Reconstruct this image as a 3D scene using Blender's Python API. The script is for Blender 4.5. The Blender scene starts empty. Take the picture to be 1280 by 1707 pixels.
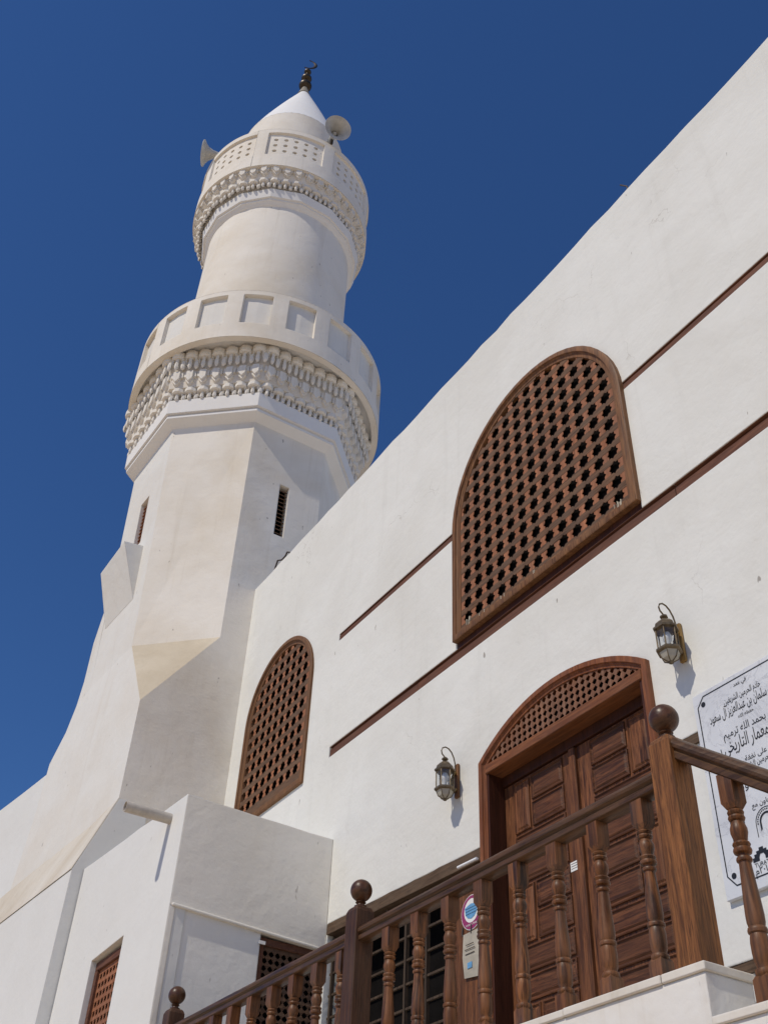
import bpy, bmesh, math, random
from mathutils import Vector, Matrix
from mathutils.geometry import tessellate_polygon

random.seed(7)
R_ = math.radians
scene = bpy.context.scene
COL = scene.collection

# ------------------------------------------------------------------ camera
cam_data = bpy.data.cameras.new('camera')
cam_data.sensor_fit = 'HORIZONTAL'
cam_data.sensor_width = 36.0
cam_data.lens = 36.0 * 1759.38 / 1280.0
cam_data.clip_start = 0.1
cam_data.clip_end = 6000
cam = bpy.data.objects.new('camera', cam_data)
COL.objects.link(cam)
ax = Vector((0.53749552, 0.84238738, 0.03849777))
ay = Vector((0.53250899, -0.37446464, 0.75908524))
az = Vector((0.65385988, -0.38750451, -0.64985192))
M = Matrix((ax, ay, az)).transposed().to_4x4()
M.translation = Vector((0, -5, 1.6))
cam.matrix_world = M
scene.camera = cam

# ------------------------------------------------------------------ sky, sun, exposure
SUN = Vector((0.115, -0.654, 0.748)).normalized()      # towards the sun
world = bpy.data.worlds.new('World')
scene.world = world
world.use_nodes = True
wn, wl = world.node_tree.nodes, world.node_tree.links
for n in list(wn):
    wn.remove(n)
sky = wn.new('ShaderNodeTexSky')
sky.sky_type = 'NISHITA'
sky.sun_disc = False
sky.sun_elevation = math.asin(SUN.z)
sky.sun_rotation = math.atan2(SUN.x, SUN.y)
sky.altitude = 300
sky.air_density = 1.0
sky.dust_density = 0.0
sky.ozone_density = 10.0
bg = wn.new('ShaderNodeBackground')
bg.inputs['Strength'].default_value = 0.121
wo = wn.new('ShaderNodeOutputWorld')
hs = wn.new('ShaderNodeHueSaturation')
hs.inputs['Saturation'].default_value = 1.085
hs.inputs['Hue'].default_value = 0.505
wl.new(sky.outputs[0], hs.inputs['Color'])
wl.new(hs.outputs[0], bg.inputs[0])
wl.new(bg.outputs[0], wo.inputs[0])

sun_data = bpy.data.lights.new('sun', 'SUN')
sun_data.energy = 3.7
sun_data.angle = R_(0.5)
sun_data.color = (1.0, 0.905, 0.765)
sun = bpy.data.objects.new('sun', sun_data)
COL.objects.link(sun)
sun.rotation_euler = SUN.to_track_quat('Z', 'Y').to_euler()
sun.location = (0, -20, 30)

scene.view_settings.view_transform = 'Standard'
scene.view_settings.look = 'None'
scene.view_settings.exposure = -0.38
scene.view_settings.gamma = 1.0
scene.view_settings.use_curve_mapping = False

# ------------------------------------------------------------------ scene-graph helpers
WM = {}


def thing(name, label, cat, loc, group=None):
    o = bpy.data.objects.new(name, None)
    o.empty_display_size = 0.2
    COL.objects.link(o)
    o.location = loc
    WM[o.name] = Matrix.Translation(Vector(loc))
    o['label'] = label
    o['category'] = cat
    if group:
        o['group'] = group
    return o


def place(o, parent=None, mw=None):
    mw = mw or Matrix.Identity(4)
    COL.objects.link(o)
    if parent is not None:
        o.parent = parent
        o.matrix_parent_inverse = WM[parent.name].inverted()
    o.matrix_basis = mw
    WM[o.name] = mw
    return o


class MB:
    """collects faces of ONE part"""

    def __init__(s):
        s.v, s.f = [], []

    def add(s, vs, fs):
        b = len(s.v)
        s.v += [tuple(p) for p in vs]
        s.f += [tuple(i + b for i in f) for f in fs]
        return s

    def box(s, x0, x1, y0, y1, z0, z1):
        return s.add([(x0, y0, z0), (x1, y0, z0), (x1, y1, z0), (x0, y1, z0),
                      (x0, y0, z1), (x1, y0, z1), (x1, y1, z1), (x0, y1, z1)],
                     [(0, 3, 2, 1), (4, 5, 6, 7), (0, 1, 5, 4), (1, 2, 6, 5), (2, 3, 7, 6), (3, 0, 4, 7)])

    def prism_xz(s, poly, y0, y1):
        n = len(poly)
        vs = [(x, y0, z) for x, z in poly] + [(x, y1, z) for x, z in poly]
        fs = [tuple(range(n)), tuple(range(2 * n - 1, n - 1, -1))]
        fs += [(i, i + n, (i + 1) % n + n, (i + 1) % n) for i in range(n)]
        return s.add(vs, fs)

    def rings(s, rings, cap0=True, cap1=True, closed=True):
        n = len(rings[0])
        vs = [p for r in rings for p in r]
        fs = []
        for k in range(len(rings) - 1):
            for i in range(n if closed else n - 1):
                j = (i + 1) % n
                fs.append((k * n + i, k * n + j, (k + 1) * n + j, (k + 1) * n + i))
        if cap0:
            fs.append(tuple(range(n - 1, -1, -1)))
        if cap1:
            b = (len(rings) - 1) * n
            fs.append(tuple(range(b, b + n)))
        return s.add(vs, fs)

    def lathe(s, prof, n=24, c=(0, 0, 0), a0=0.0, a1=360.0, cap0=True, cap1=True):
        full = abs(a1 - a0 - 360) < 1e-6
        m = n if full else n + 1
        rr = []
        for r, z in prof:
            rr.append([(c[0] + r * math.cos(R_(a0 + (a1 - a0) * i / n)), c[1] + r * math.sin(R_(a0 + (a1 - a0) * i / n)), c[2] + z)
                       for i in range(m)])
        return s.rings(rr, cap0, cap1, closed=full)

    def tube(s, path, r, n=8, cap=True):
        rr = []
        path = [Vector(p) for p in path]
        up = Vector((0.13, 0.31, 0.94))
        for i, p in enumerate(path):
            d = (path[min(i + 1, len(path) - 1)] - path[max(i - 1, 0)]).normalized()
            a = d.cross(up).normalized()
            b = a.cross(d)
            q = r[i] if isinstance(r, (list, tuple)) else r
            rr.append([p + a * q * math.cos(2 * math.pi * k / n) + b * q * math.sin(2 * math.pi * k / n) for k in range(n)])
        return s.rings(rr, cap, cap)

    def mesh(s, name, bevel=0.0, smooth=0.0, merge=True):
        me = bpy.data.meshes.new(name)
        me.from_pydata(s.v, [], s.f)
        bm = bmesh.new()
        bm.from_mesh(me)
        if merge:
            bmesh.ops.remove_doubles(bm, verts=bm.verts, dist=1e-5)
        bmesh.ops.recalc_face_normals(bm, faces=bm.faces)
        if bevel:
            es = [e for e in bm.edges if len(e.link_faces) == 2 and e.calc_face_angle(0) > 0.5]
            bmesh.ops.bevel(bm, geom=es, offset=bevel, segments=1, profile=0.7, affect='EDGES', clamp_overlap=True)
        bm.to_mesh(me)
        bm.free()
        if smooth:
            for p in me.polygons:
                p.use_smooth = True
            me.set_sharp_from_angle(angle=R_(smooth))
        return me

    def build(s, name, mat, parent=None, bevel=0.0, smooth=0.0, mw=None):
        me = s.mesh(name, bevel, smooth)
        me.materials.append(mat)
        return place(bpy.data.objects.new(name, me), parent, mw)


def inst(name, me, parent, mw):
    return place(bpy.data.objects.new(name, me), parent, mw)


def tag(o, label, cat, group=None):
    o['label'] = label
    o['category'] = cat
    if group:
        o['group'] = group
    return o


# ------------------------------------------------------------------ materials
class NT:
    def __init__(s, name):
        s.m = bpy.data.materials.new(name)
        s.m.use_nodes = True
        s.n, s.l = s.m.node_tree.nodes, s.m.node_tree.links
        s.b = s.n['Principled BSDF']
        s.tc = s.n.new('ShaderNodeTexCoord')

    def mapping(s, scale, loc=None):
        mp = s.n.new('ShaderNodeMapping')
        mp.inputs['Scale'].default_value = scale
        s.l.new(s.tc.outputs['Object'], mp.inputs['Vector'])
        if loc is not None:
            s.l.new(loc, mp.inputs['Location'])
        return mp.outputs[0]

    def noise(s, vec, scale, detail=4, rough=0.55, dist=0.0):
        n = s.n.new('ShaderNodeTexNoise')
        n.inputs['Scale'].default_value = scale
        n.inputs['Detail'].default_value = detail
        n.inputs['Roughness'].default_value = rough
        n.inputs['Distortion'].default_value = dist
        s.l.new(vec, n.inputs['Vector'])
        return n.outputs['Fac']

    def ramp(s, fac, a, b, ca=(0, 0, 0, 1), cb=(1, 1, 1, 1)):
        r = s.n.new('ShaderNodeValToRGB')
        r.color_ramp.elements[0].position = a
        r.color_ramp.elements[1].position = b
        r.color_ramp.elements[0].color = ca
        r.color_ramp.elements[1].color = cb
        s.l.new(fac, r.inputs[0])
        return r.outputs[0]

    def mix(s, fac, a, b, blend='MIX'):
        m = s.n.new('ShaderNodeMix')
        m.data_type = 'RGBA'
        m.blend_type = blend
        for i, v in ((0, fac), (6, a), (7, b)):
            if isinstance(v, (int, float)):
                m.inputs[i].default_value = v
            elif isinstance(v, tuple):
                m.inputs[i].default_value = v
            else:
                s.l.new(v, m.inputs[i])
        return m.outputs[2]

    def math(s, op, a, b):
        m = s.n.new('ShaderNodeMath')
        m.operation = op
        for i, v in ((0, a), (1, b)):
            if isinstance(v, (int, float)):
                m.inputs[i].default_value = v
            else:
                s.l.new(v, m.inputs[i])
        return m.outputs[0]

    def bump(s, h, strength, dist, normal=None):
        b = s.n.new('ShaderNodeBump')
        b.inputs['Strength'].default_value = strength
        b.inputs['Distance'].default_value = dist
        s.l.new(h, b.inputs['Height'])
        if normal is not None:
            s.l.new(normal, b.inputs['Normal'])
        return b.outputs[0]

    def bevel(s, r):
        b = s.n.new('ShaderNodeBevel')
        b.samples = 4
        b.inputs['Radius'].default_value = r
        return b.outputs[0]


def rgba(c):
    return (c[0], c[1], c[2], 1.0)


def plaster(name, base, stain, amount=0.5, streak=0.3, pits=0.5, relief=1.0, bevel=0.018, cracks=0.0):
    t = NT(name)
    w = t.mapping((1, 1, 1))
    big = t.noise(w, 0.55, 6, 0.6, 0.4)
    mid = t.noise(w, 3.1, 6, 0.62)
    col = t.mix(t.math('MULTIPLY', t.ramp(big, 0.42, 0.72), amount), rgba(base), rgba(stain))
    dk = tuple(c * 0.90 for c in base)
    col = t.mix(t.math('MULTIPLY', t.ramp(mid, 0.5, 0.75), 0.35 * amount + 0.12), col, rgba(dk))
    # run-off streaks
    sv = t.mapping((2.6, 2.6, 0.16))
    st = t.noise(sv, 2.2, 6, 0.7)
    col = t.mix(t.math('MULTIPLY', t.ramp(st, 0.55, 0.78), streak), col, rgba(tuple(a * 0.86 * b for a, b in zip(stain, (1, 1, 1)))))
    # chips and pin marks
    pt = t.noise(t.mapping((1, 1, 0.45)), 13.0, 2, 0.5)
    pm = t.ramp(pt, 0.735, 0.765)
    col = t.mix(t.math('MULTIPLY', pm, pits), col, (0.16, 0.13, 0.10, 1))
    if cracks:
        vo = t.n.new('ShaderNodeTexVoronoi')
        vo.feature = 'DISTANCE_TO_EDGE'
        vo.inputs['Scale'].default_value = 0.55
        wob = t.n.new('ShaderNodeVectorMath')
        wob.operation = 'ADD'
        nz = t.n.new('ShaderNodeTexNoise')
        nz.inputs['Scale'].default_value = 2.4
        nz.inputs['Detail'].default_value = 6
        t.l.new(w, nz.inputs['Vector'])
        t.l.new(w, wob.inputs[0])
        t.l.new(nz.outputs['Color'], wob.inputs[1])
        t.l.new(wob.outputs[0], vo.inputs['Vector'])
        line = t.ramp(vo.outputs['Distance'], 0.0015, 0.004, (1, 1, 1, 1), (0, 0, 0, 1))
        mask = t.ramp(t.noise(w, 0.8, 2), 0.57, 0.63)
        col = t.mix(t.math('MULTIPLY', t.math('MULTIPLY', line, mask), cracks), col, (0.30, 0.27, 0.23, 1))
    t.l.new(col, t.b.inputs['Base Color'])
    t.b.inputs['Roughness'].default_value = 0.88
    t.b.inputs['Specular IOR Level'].default_value = 0.25
    trowel = t.noise(t.mapping((1, 1, 1.15)), 1.7, 4, 0.55, 0.15)
    fine = t.noise(w, 26.0, 5, 0.6)
    nrm = t.bevel(bevel)
    nrm = t.bump(trowel, 0.42 * relief, 0.035, nrm)
    nrm = t.bump(fine, 0.25 * relief, 0.006, nrm)
    nrm = t.bump(pm, -0.5, 0.01, nrm)
    t.l.new(nrm, t.b.inputs['Normal'])
    return t.m


def wood(name, dark, light, axis='z', rough=0.5, grain=1.0, weather=0.0, wcol=(0.22, 0.19, 0.16), scale=1.0, coat=0.0):
    t = NT(name)
    oi = t.n.new('ShaderNodeObjectInfo')
    loc = t.n.new('ShaderNodeCombineXYZ')
    rnd = t.math('MULTIPLY', oi.outputs['Random'], 37.0)
    for i in range(3):
        t.l.new(rnd, loc.inputs[i])
    s = {'z': (9, 9, 0.55), 'x': (0.55, 9, 9), 'y': (9, 0.55, 9)}[axis]
    s = tuple(k * scale for k in s)
    v = t.mapping(s, loc.outputs[0])
    g = t.noise(v, 3.0, 8, 0.65, 0.8)
    g2 = t.noise(v, 11.0, 4, 0.6)
    col = t.mix(t.ramp(g, 0.38, 0.63), rgba(dark), rgba(light))
    col = t.mix(t.math('MULTIPLY', t.ramp(g2, 0.52, 0.66), 0.6 * grain), col, rgba(tuple(c * 0.35 for c in dark)))
    col = t.mix(t.math('MULTIPLY', oi.outputs['Random'], 0.55), col, rgba(tuple(c * 0.50 for c in light)))
    if weather:
        wv = t.mapping((2, 2, 2), loc.outputs[0])
        wn_ = t.noise(wv, 1.7, 6, 0.65)
        col = t.mix(t.math('MULTIPLY', t.ramp(wn_, 0.38, 0.66), weather), col, rgba(wcol))
    t.l.new(col, t.b.inputs['Base Color'])
    rr = t.ramp(g, 0.2, 0.8, (rough - 0.1,) * 3 + (1,), (rough + 0.15,) * 3 + (1,))
    t.l.new(rr, t.b.inputs['Roughness'])
    t.b.inputs['Specular IOR Level'].default_value = 0.22
    if coat:
        t.b.inputs['Coat Weight'].default_value = coat
        t.b.inputs['Coat Roughness'].default_value = 0.3
    n = t.bump(g, 0.35, 0.006)
    n = t.bump(g2, 0.4, 0.003, n)
    t.l.new(n, t.b.inputs['Normal'])
    return t.m


def simple(name, col, rough=0.5, metal=0.0, var=0.15, scale=9.0, bump=0.1):
    t = NT(name)
    w = t.mapping((1, 1, 1))
    n = t.noise(w, scale, 5, 0.6)
    c = t.mix(t.ramp(n, 0.35, 0.7), rgba(col), rgba(tuple(k * (1 - var * 2) for k in col)))
    t.l.new(c, t.b.inputs['Base Color'])
    t.b.inputs['Roughness'].default_value = rough
    t.b.inputs['Metallic'].default_value = metal
    if bump:
        t.l.new(t.bump(n, bump, 0.01), t.b.inputs['Normal'])
    return t.m


def marble(name):
    t = NT(name)
    w = t.mapping((1, 1, 1))
    n = t.noise(w, 2.2, 7, 0.65, 1.6)
    vein = t.ramp(n, 0.485, 0.5, (0, 0, 0, 1), (1, 1, 1, 1))
    vein2 = t.ramp(n, 0.5, 0.515, (1, 1, 1, 1), (0, 0, 0, 1))
    v = t.math('MULTIPLY', vein, vein2)
    c = t.mix(t.ramp(t.noise(w, 3.5, 4), 0.35, 0.7), (0.70, 0.72, 0.74, 1), (0.60, 0.62, 0.65, 1))
    c = t.mix(t.math('MULTIPLY', v, 0.5), c, (0.36, 0.37, 0.40, 1))
    t.l.new(c, t.b.inputs['Base Color'])
    t.b.inputs['Roughness'].default_value = 0.28
    return t.m


m_wall = plaster('wall_limewash', (0.725, 0.728, 0.692), (0.625, 0.615, 0.565), 0.7, 0.3, 0.65, 1.5, cracks=0.45)
m_min = plaster('minaret_plaster', (0.81, 0.768, 0.69), (0.66, 0.58, 0.455), 0.75, 0.38, 0.55, 1.3, bevel=0.03)
m_minw = plaster('minaret_limewash', (0.73, 0.72, 0.68), (0.64, 0.57, 0.47), 0.5, 0.25, 0.4, 1.2, bevel=0.03)
m_panel = plaster('panel_limewash', (0.81, 0.80, 0.76), (0.72, 0.69, 0.62), 0.45, 0.15, 0.4, 1.2)
m_frieze = plaster('frieze_paint', (0.79, 0.78, 0.755), (0.66, 0.62, 0.55), 0.35, 0.15, 0.1, 0.5)
m_muq = plaster('carved_plaster', (0.77, 0.74, 0.68), (0.55, 0.47, 0.36), 0.7, 0.3, 0.3, 0.4, bevel=0.002)
m_dirt = plaster('bare_plaster_slope', (0.63, 0.555, 0.43), (0.45, 0.375, 0.265), 0.9, 0.45, 1.0, 2.0)
m_ledge = plaster('weathered_ledge', (0.70, 0.67, 0.60), (0.50, 0.42, 0.31), 0.8, 0.5, 0.8, 1.4)
m_landing = plaster('landing_plaster', (0.73, 0.725, 0.70), (0.55, 0.46, 0.34), 0.6, 0.25, 0.5, 1.4)
m_annex = plaster('annex_plaster', (0.82, 0.79, 0.72), (0.70, 0.64, 0.53), 0.55, 0.25, 0.4, 1.2)
m_newpl = plaster('fresh_limewash', (0.71, 0.713, 0.69), (0.65, 0.64, 0.60), 0.4, 0.1, 0.3, 0.9)
m_cone = plaster('cone_paint', (0.83, 0.83, 0.82), (0.72, 0.69, 0.63), 0.3, 0.2, 0.1, 0.5)
m_inside = simple('interior_dark', (0.012, 0.011, 0.011), 0.95)  # near-black colour paints in the darkness behind the openings
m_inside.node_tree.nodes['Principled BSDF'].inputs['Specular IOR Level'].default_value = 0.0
m_frame = wood('frame_teak_vertical', (0.11, 0.046, 0.020), (0.27, 0.128, 0.054), 'z', 0.55, weather=0.35, wcol=(0.17, 0.105, 0.062))
m_frame_d = wood('door_frame_teak', (0.13, 0.040, 0.015), (0.33, 0.115, 0.042), 'z', 0.5, weather=0.1)
m_fan = wood('fan_rail_teak', (0.14, 0.048, 0.018), (0.30, 0.115, 0.044), 'x', 0.5, weather=0.1)
m_slat_h = wood('lattice_slat_weathered', (0.080, 0.040, 0.024), (0.22, 0.118, 0.066), 'x', 0.75, grain=1.3, weather=0.5, wcol=(0.14, 0.10, 0.072))
m_slat_v = wood('lattice_slat_sheltered', (0.24, 0.092, 0.042), (0.44, 0.178, 0.085), 'z', 0.65, weather=0.15)
m_fanl = wood('fan_lattice', (0.16, 0.065, 0.032), (0.30, 0.14, 0.075), 'z', 0.6, weather=0.25)
m_beam = wood('wall_beam', (0.095, 0.038, 0.024), (0.20, 0.085, 0.05), 'x', 0.7, weather=0.45, wcol=(0.13, 0.07, 0.05))
m_lintel = wood('lintel_beam', (0.07, 0.042, 0.026), (0.145, 0.092, 0.058), 'x', 0.75, weather=0.4, wcol=(0.17, 0.125, 0.085))
m_door = wood('door_panel_h', (0.038, 0.013, 0.007), (0.195, 0.075, 0.033), 'x', 0.5, grain=1.3, weather=0.25, wcol=(0.10, 0.058, 0.035), scale=1.4)
m_doorv = wood('door_panel_v', (0.042, 0.014, 0.007), (0.27, 0.105, 0.042), 'z', 0.5, grain=1.3, weather=0.2, wcol=(0.12, 0.066, 0.038), scale=1.4)
m_doord = wood('door_lining', (0.040, 0.014, 0.008), (0.085, 0.028, 0.014), 'z', 0.5)
m_rail = wood('handrail_wood', (0.032, 0.015, 0.008), (0.125, 0.062, 0.029), 'x', 0.38, weather=0.2, wcol=(0.15, 0.10, 0.062), coat=0.05)
m_newel = wood('newel_wood', (0.028, 0.010, 0.004), (0.36, 0.150, 0.050), 'z', 0.45, grain=1.6, coat=0.03, scale=1.5)
m_newel2 = wood('newel_wood_aged', (0.030, 0.013, 0.007), (0.115, 0.051, 0.026), 'z', 0.5, weather=0.4, wcol=(0.095, 0.06, 0.04), coat=0.0, scale=1.5)
m_bal = wood('baluster_wood', (0.022, 0.008, 0.0035), (0.26, 0.102, 0.034), 'z', 0.42, weather=0.15, coat=0.06)
m_ball = wood('ball_wood', (0.045, 0.019, 0.010), (0.125, 0.055, 0.026), 'x', 0.36, coat=0.2)
m_grille = wood('grille_bar', (0.045, 0.030, 0.021), (0.11, 0.075, 0.050), 'z', 0.65)
m_marble = marble('plaque_marble')
m_cap = plaster('cap_stone', (0.70, 0.67, 0.61), (0.46, 0.38, 0.28), 0.85, 0.4, 0.9, 1.2, bevel=0.008)
m_black = simple('black_inlay', (0.012, 0.012, 0.013), 0.5, var=0.1)
m_navy = simple('dark_blue_inlay', (0.012, 0.018, 0.045), 0.45, var=0.1)
m_brass = simple('aged_brass', (0.30, 0.19, 0.065), 0.42, 0.85, 0.3, 30)
m_bronze = simple('dark_bronze', (0.085, 0.065, 0.042), 0.42, 0.7, 0.3, 20)
m_pipe = simple('drain_pipe_grey', (0.52, 0.48, 0.42), 0.6, 0, 0.12, 12)
m_horn = simple('horn_paint', (0.52, 0.51, 0.47), 0.5, 0, 0.15, 6)
m_paper = simple('paper_white', (0.80, 0.79, 0.76), 0.7, 0, 0.04, 8, 0)
m_magenta = simple('sticker_magenta', (0.30, 0.030, 0.13), 0.5, 0, 0.05, 8, 0)
m_blue = simple('sticker_blue', (0.14, 0.36, 0.62), 0.5, 0, 0.12, 40, 0)
m_paper_c = simple('paper_cream', (0.46, 0.42, 0.34), 0.7, 0, 0.12, 9, 0)
m_tubew = simple('white_plastic', (0.82, 0.83, 0.84), 0.35, 0, 0.03, 8, 0)
m_ground = plaster('pavement_stone', (0.64, 0.50, 0.345), (0.50, 0.385, 0.26), 0.6, 0.0, 0.2, 0.6)
m_rust = simple('rusty_wire', (0.07, 0.05, 0.04), 0.7, 0.2)


def glass_mat():
    t = NT('lantern_glass')
    tr = t.n.new('ShaderNodeBsdfTransparent')
    tr.inputs[0].default_value = (0.94, 0.95, 0.95, 1)
    gl = t.n.new('ShaderNodeBsdfGlossy')
    gl.inputs['Roughness'].default_value = 0.05
    mx = t.n.new('ShaderNodeMixShader')
    mx.inputs[0].default_value = 0.07
    t.l.new(tr.outputs[0], mx.inputs[1])
    t.l.new(gl.outputs[0], mx.inputs[2])
    t.l.new(mx.outputs[0], t.n['Material Output'].inputs['Surface'])
    return t.m


m_glass = glass_mat()
m_lant = simple('lantern_brass', (0.20, 0.15, 0.09), 0.45, 0.55, 0.3, 30)
m_bulb = simple('frosted_bulb', (0.75, 0.76, 0.76), 0.3, 0, 0.03, 8, 0)

# ------------------------------------------------------------------ ground
g = MB()
g.add([(-900, -900, 0), (900, -900, 0), (900, 900, 0), (-900, 900, 0)], [(0, 1, 2, 3)])
o = g.build('ground', m_ground)
o['kind'] = 'structure'


# ------------------------------------------------------------------ wall with openings
def jitter_line(a, b, step, amp, normal):
    n = max(1, int((Vector(b) - Vector(a)).length / step))
    out = []
    for i in range(n):
        t = i / n
        p = Vector(a).lerp(Vector(b), t)
        k = random.uniform(-amp, amp) if i else 0
        out.append((p.x + normal[0] * k, p.y + normal[1] * k))
    return out


def pierced(outer, holes, fn, depth_fn, mb):
    """outer / holes: 2-D loops; fn(u,v)->front point, depth_fn(u,v)->back point"""
    loops = [[Vector((u, v, 0)) for u, v in lp] for lp in [outer] + holes]
    flat = [p for lp in loops for p in lp]
    tris = tessellate_polygon(loops)
    mb.add([fn(p.x, p.y) for p in flat], [tuple(t) for t in tris])
    for lp in [outer] + holes:
        n = len(lp)
        vs = [fn(u, v) for u, v in lp] + [depth_fn(u, v) for u, v in lp]
        mb.add(vs, [(i, (i + 1) % n, (i + 1) % n + n, i + n) for i in range(n)])


def arch_loop(x0, x1, zb, zs, rise=None, n=28):
    """closed loop bottom-left, up, over an elliptical arch, down"""
    cx, rx = (x0 + x1) / 2, (x1 - x0) / 2
    rise = rise or rx
    pts = [(x0, zb)]
    for i in range(n + 1):
        a = math.pi - math.pi * i / n
        pts.append((cx + rx * math.cos(a), zs + rise * math.sin(a)))
    pts.append((x1, zb))
    return pts


def seg_loop(x0, x1, zb, zs, za, n=22):
    """segmental arch"""
    cx, h, c = (x0 + x1) / 2, za - zs, (x1 - x0) / 2
    r = (c * c + h * h) / (2 * h)
    a0 = math.asin(c / r)
    pts = [(x0, zb)]
    for i in range(n + 1):
        a = -a0 + 2 * a0 * i / n
        pts.append((cx + r * math.sin(a), za - r + r * math.cos(a)))
    pts.append((x1, zb))
    return pts


def inset(loop, d):
    """offset a closed clockwise (left-up-right) loop inwards"""
    n = len(loop)
    area = sum(loop[i][0] * loop[(i + 1) % n][1] - loop[(i + 1) % n][0] * loop[i][1] for i in range(n))
    sgn = 1 if area > 0 else -1
    out = []
    for i in range(n):
        p0, p1, p2 = Vector(loop[i - 1]), Vector(loop[i]), Vector(loop[(i + 1) % n])
        d1, d2 = (p1 - p0).normalized(), (p2 - p1).normalized()
        n1, n2 = Vector((-d1.y, d1.x)) * sgn, Vector((-d2.y, d2.x)) * sgn
        b = (n1 + n2)
        b = b / max(b.length_squared, 1e-9) * 2
        if b.length > 1.6:
            b = b.normalized() * 1.6
        out.append((p1.x + b.x * d, p1.y + b.y * d))
    return out


def ring_frame(loop, width, prof, skip_last=False):
    """moulded frame swept round a loop; prof = [(fraction across, y)]"""
    mb = MB()
    n = len(loop)
    rr = []
    for t, y in prof:
        q = inset(loop, width * t) if t else loop
        rr.append([(x, y, z) for x, z in q])
    k = len(prof)
    vs = [p for r in rr for p in r]
    fs = []
    for j in range(k):
        jj = (j + 1) % k
        for i in range(n if not skip_last else n - 1):
            ii = (i + 1) % n
            fs.append((j * n + i, j * n + ii, jj * n + ii, jj * n + i))
    if skip_last:
        fs.append(tuple(j * n for j in range(k)))
        fs.append(tuple(j * n + n - 1 for j in range(k - 1, -1, -1)))
    mb.add(vs, fs)
    return mb


def clip_prism(poly, clip, y0, y1, name, mat, parent, swap=None):
    """2-D polygon clipped by a convex loop, then given thickness. swap maps (x,y,z)"""
    pts = [Vector(p) for p in poly]
    if clip:
        n = len(clip)
        cen = Vector((sum(p[0] for p in clip) / n, sum(p[1] for p in clip) / n))
        for i in range(n):
            a, b = Vector(clip[i]), Vector(clip[(i + 1) % n])
            if (b - a).length < 1e-6:
                continue
            nn = Vector(((b - a).y, -(b - a).x)).normalized()
            if nn.dot(cen - a) > 0:
                nn = -nn
            out = []
            for k in range(len(pts)):
                p, q = pts[k], pts[(k + 1) % len(pts)]
                dp, dq = nn.dot(p - a), nn.dot(q - a)
                if dp <= 0:
                    out.append(p)
                if (dp < 0 < dq) or (dq < 0 < dp):
                    out.append(p + (q - p) * (dp / (dp - dq)))
            pts = out
            if len(pts) < 3:
                return None
    clean = []
    for q in pts:
        if not clean or (q - clean[-1]).length > 1e-5:
            clean.append(q)
    if (clean[0] - clean[-1]).length < 1e-5:
        clean.pop()
    if len(clean) < 3:
        return None
    n = len(clean)
    tri = tessellate_polygon([[Vector((q.x, q.y, 0)) for q in clean]])
    vs = [Vector((q.x, y0, q.y)) for q in clean] + [Vector((q.x, y1, q.y)) for q in clean]
    fs = [tuple(t) for t in tri] + [tuple(k + n for k in t) for t in tri] + [(k, (k + 1) % n, (k + 1) % n + n, k + n) for k in range(n)]
    if swap:
        vs = [Vector(swap(v)) for v in vs]
    m = MB()
    m.add(vs, fs)
    return m.build(name, mat, parent)


def star_lattice(parent, x_centres, z_centres, xr, zr, a, clip, y0, th, mh, mv, swap=None, front='h', notch=0.414, jit=0.0):
    """layered slats with notched edges; the openings are eight-pointed stars of half-gap a"""
    d = notch * a

    def slat(c, pitch_lo, pitch_hi, centres, lo, hi):
        e0, e1 = c - pitch_lo, c + pitch_hi
        lower, upper = [(lo, e0)], [(lo, e1)]
        for q in sorted(centres):
            if lo < q - d and q + d < hi:
                lower += [(q - d, e0), (q, e0 + d), (q + d, e0)]
                upper += [(q - d, e1), (q, e1 - d), (q + d, e1)]
        lower.append((hi, e0))
        upper.append((hi, e1))
        return lower + upper[::-1]
    zs, xs = sorted(z_centres), sorted(x_centres)
    zp, xp = zs[1] - zs[0], xs[1] - xs[0]
    h_y = (y0, y0 + th) if front == 'h' else (y0 + 0.0025, y0 + 0.0025 + th)
    v_y = (y0 + 0.0025, y0 + 0.0025 + th) if front == 'h' else (y0, y0 + th)
    mids = [zs[0] - zp / 2] + [z + zp / 2 for z in zs]
    for k, m in enumerate(mids):
        hw = zp / 2 - a
        lo = hw if k else hw + 0.06
        hi = hw if k < len(mids) - 1 else hw + 0.06
        j = random.uniform(-jit, jit)
        clip_prism(slat(m, lo, hi, xs, xr[0], xr[1]), clip, h_y[0] + j, h_y[1], 'horizontal_slat', mh, parent, swap)
    mids = [xs[0] - xp / 2] + [x + xp / 2 for x in xs]
    for k, m in enumerate(mids):
        hw = xp / 2 - a
        lo = hw if k else hw + 0.06
        hi = hw if k < len(mids) - 1 else hw + 0.06
        p = slat(m, lo, hi, zs, zr[0], zr[1])
        p = [(b, c) for c, b in p]
        clip_prism(p, clip, v_y[0], v_y[1], 'vertical_slat', mv, parent, swap)


# ------------------------------------------------------------------ main building
bld = thing('mosque_building', 'tall whitewashed building front with arched lattice windows and a wooden double door', 'building', (-4, 0, 0))

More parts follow.
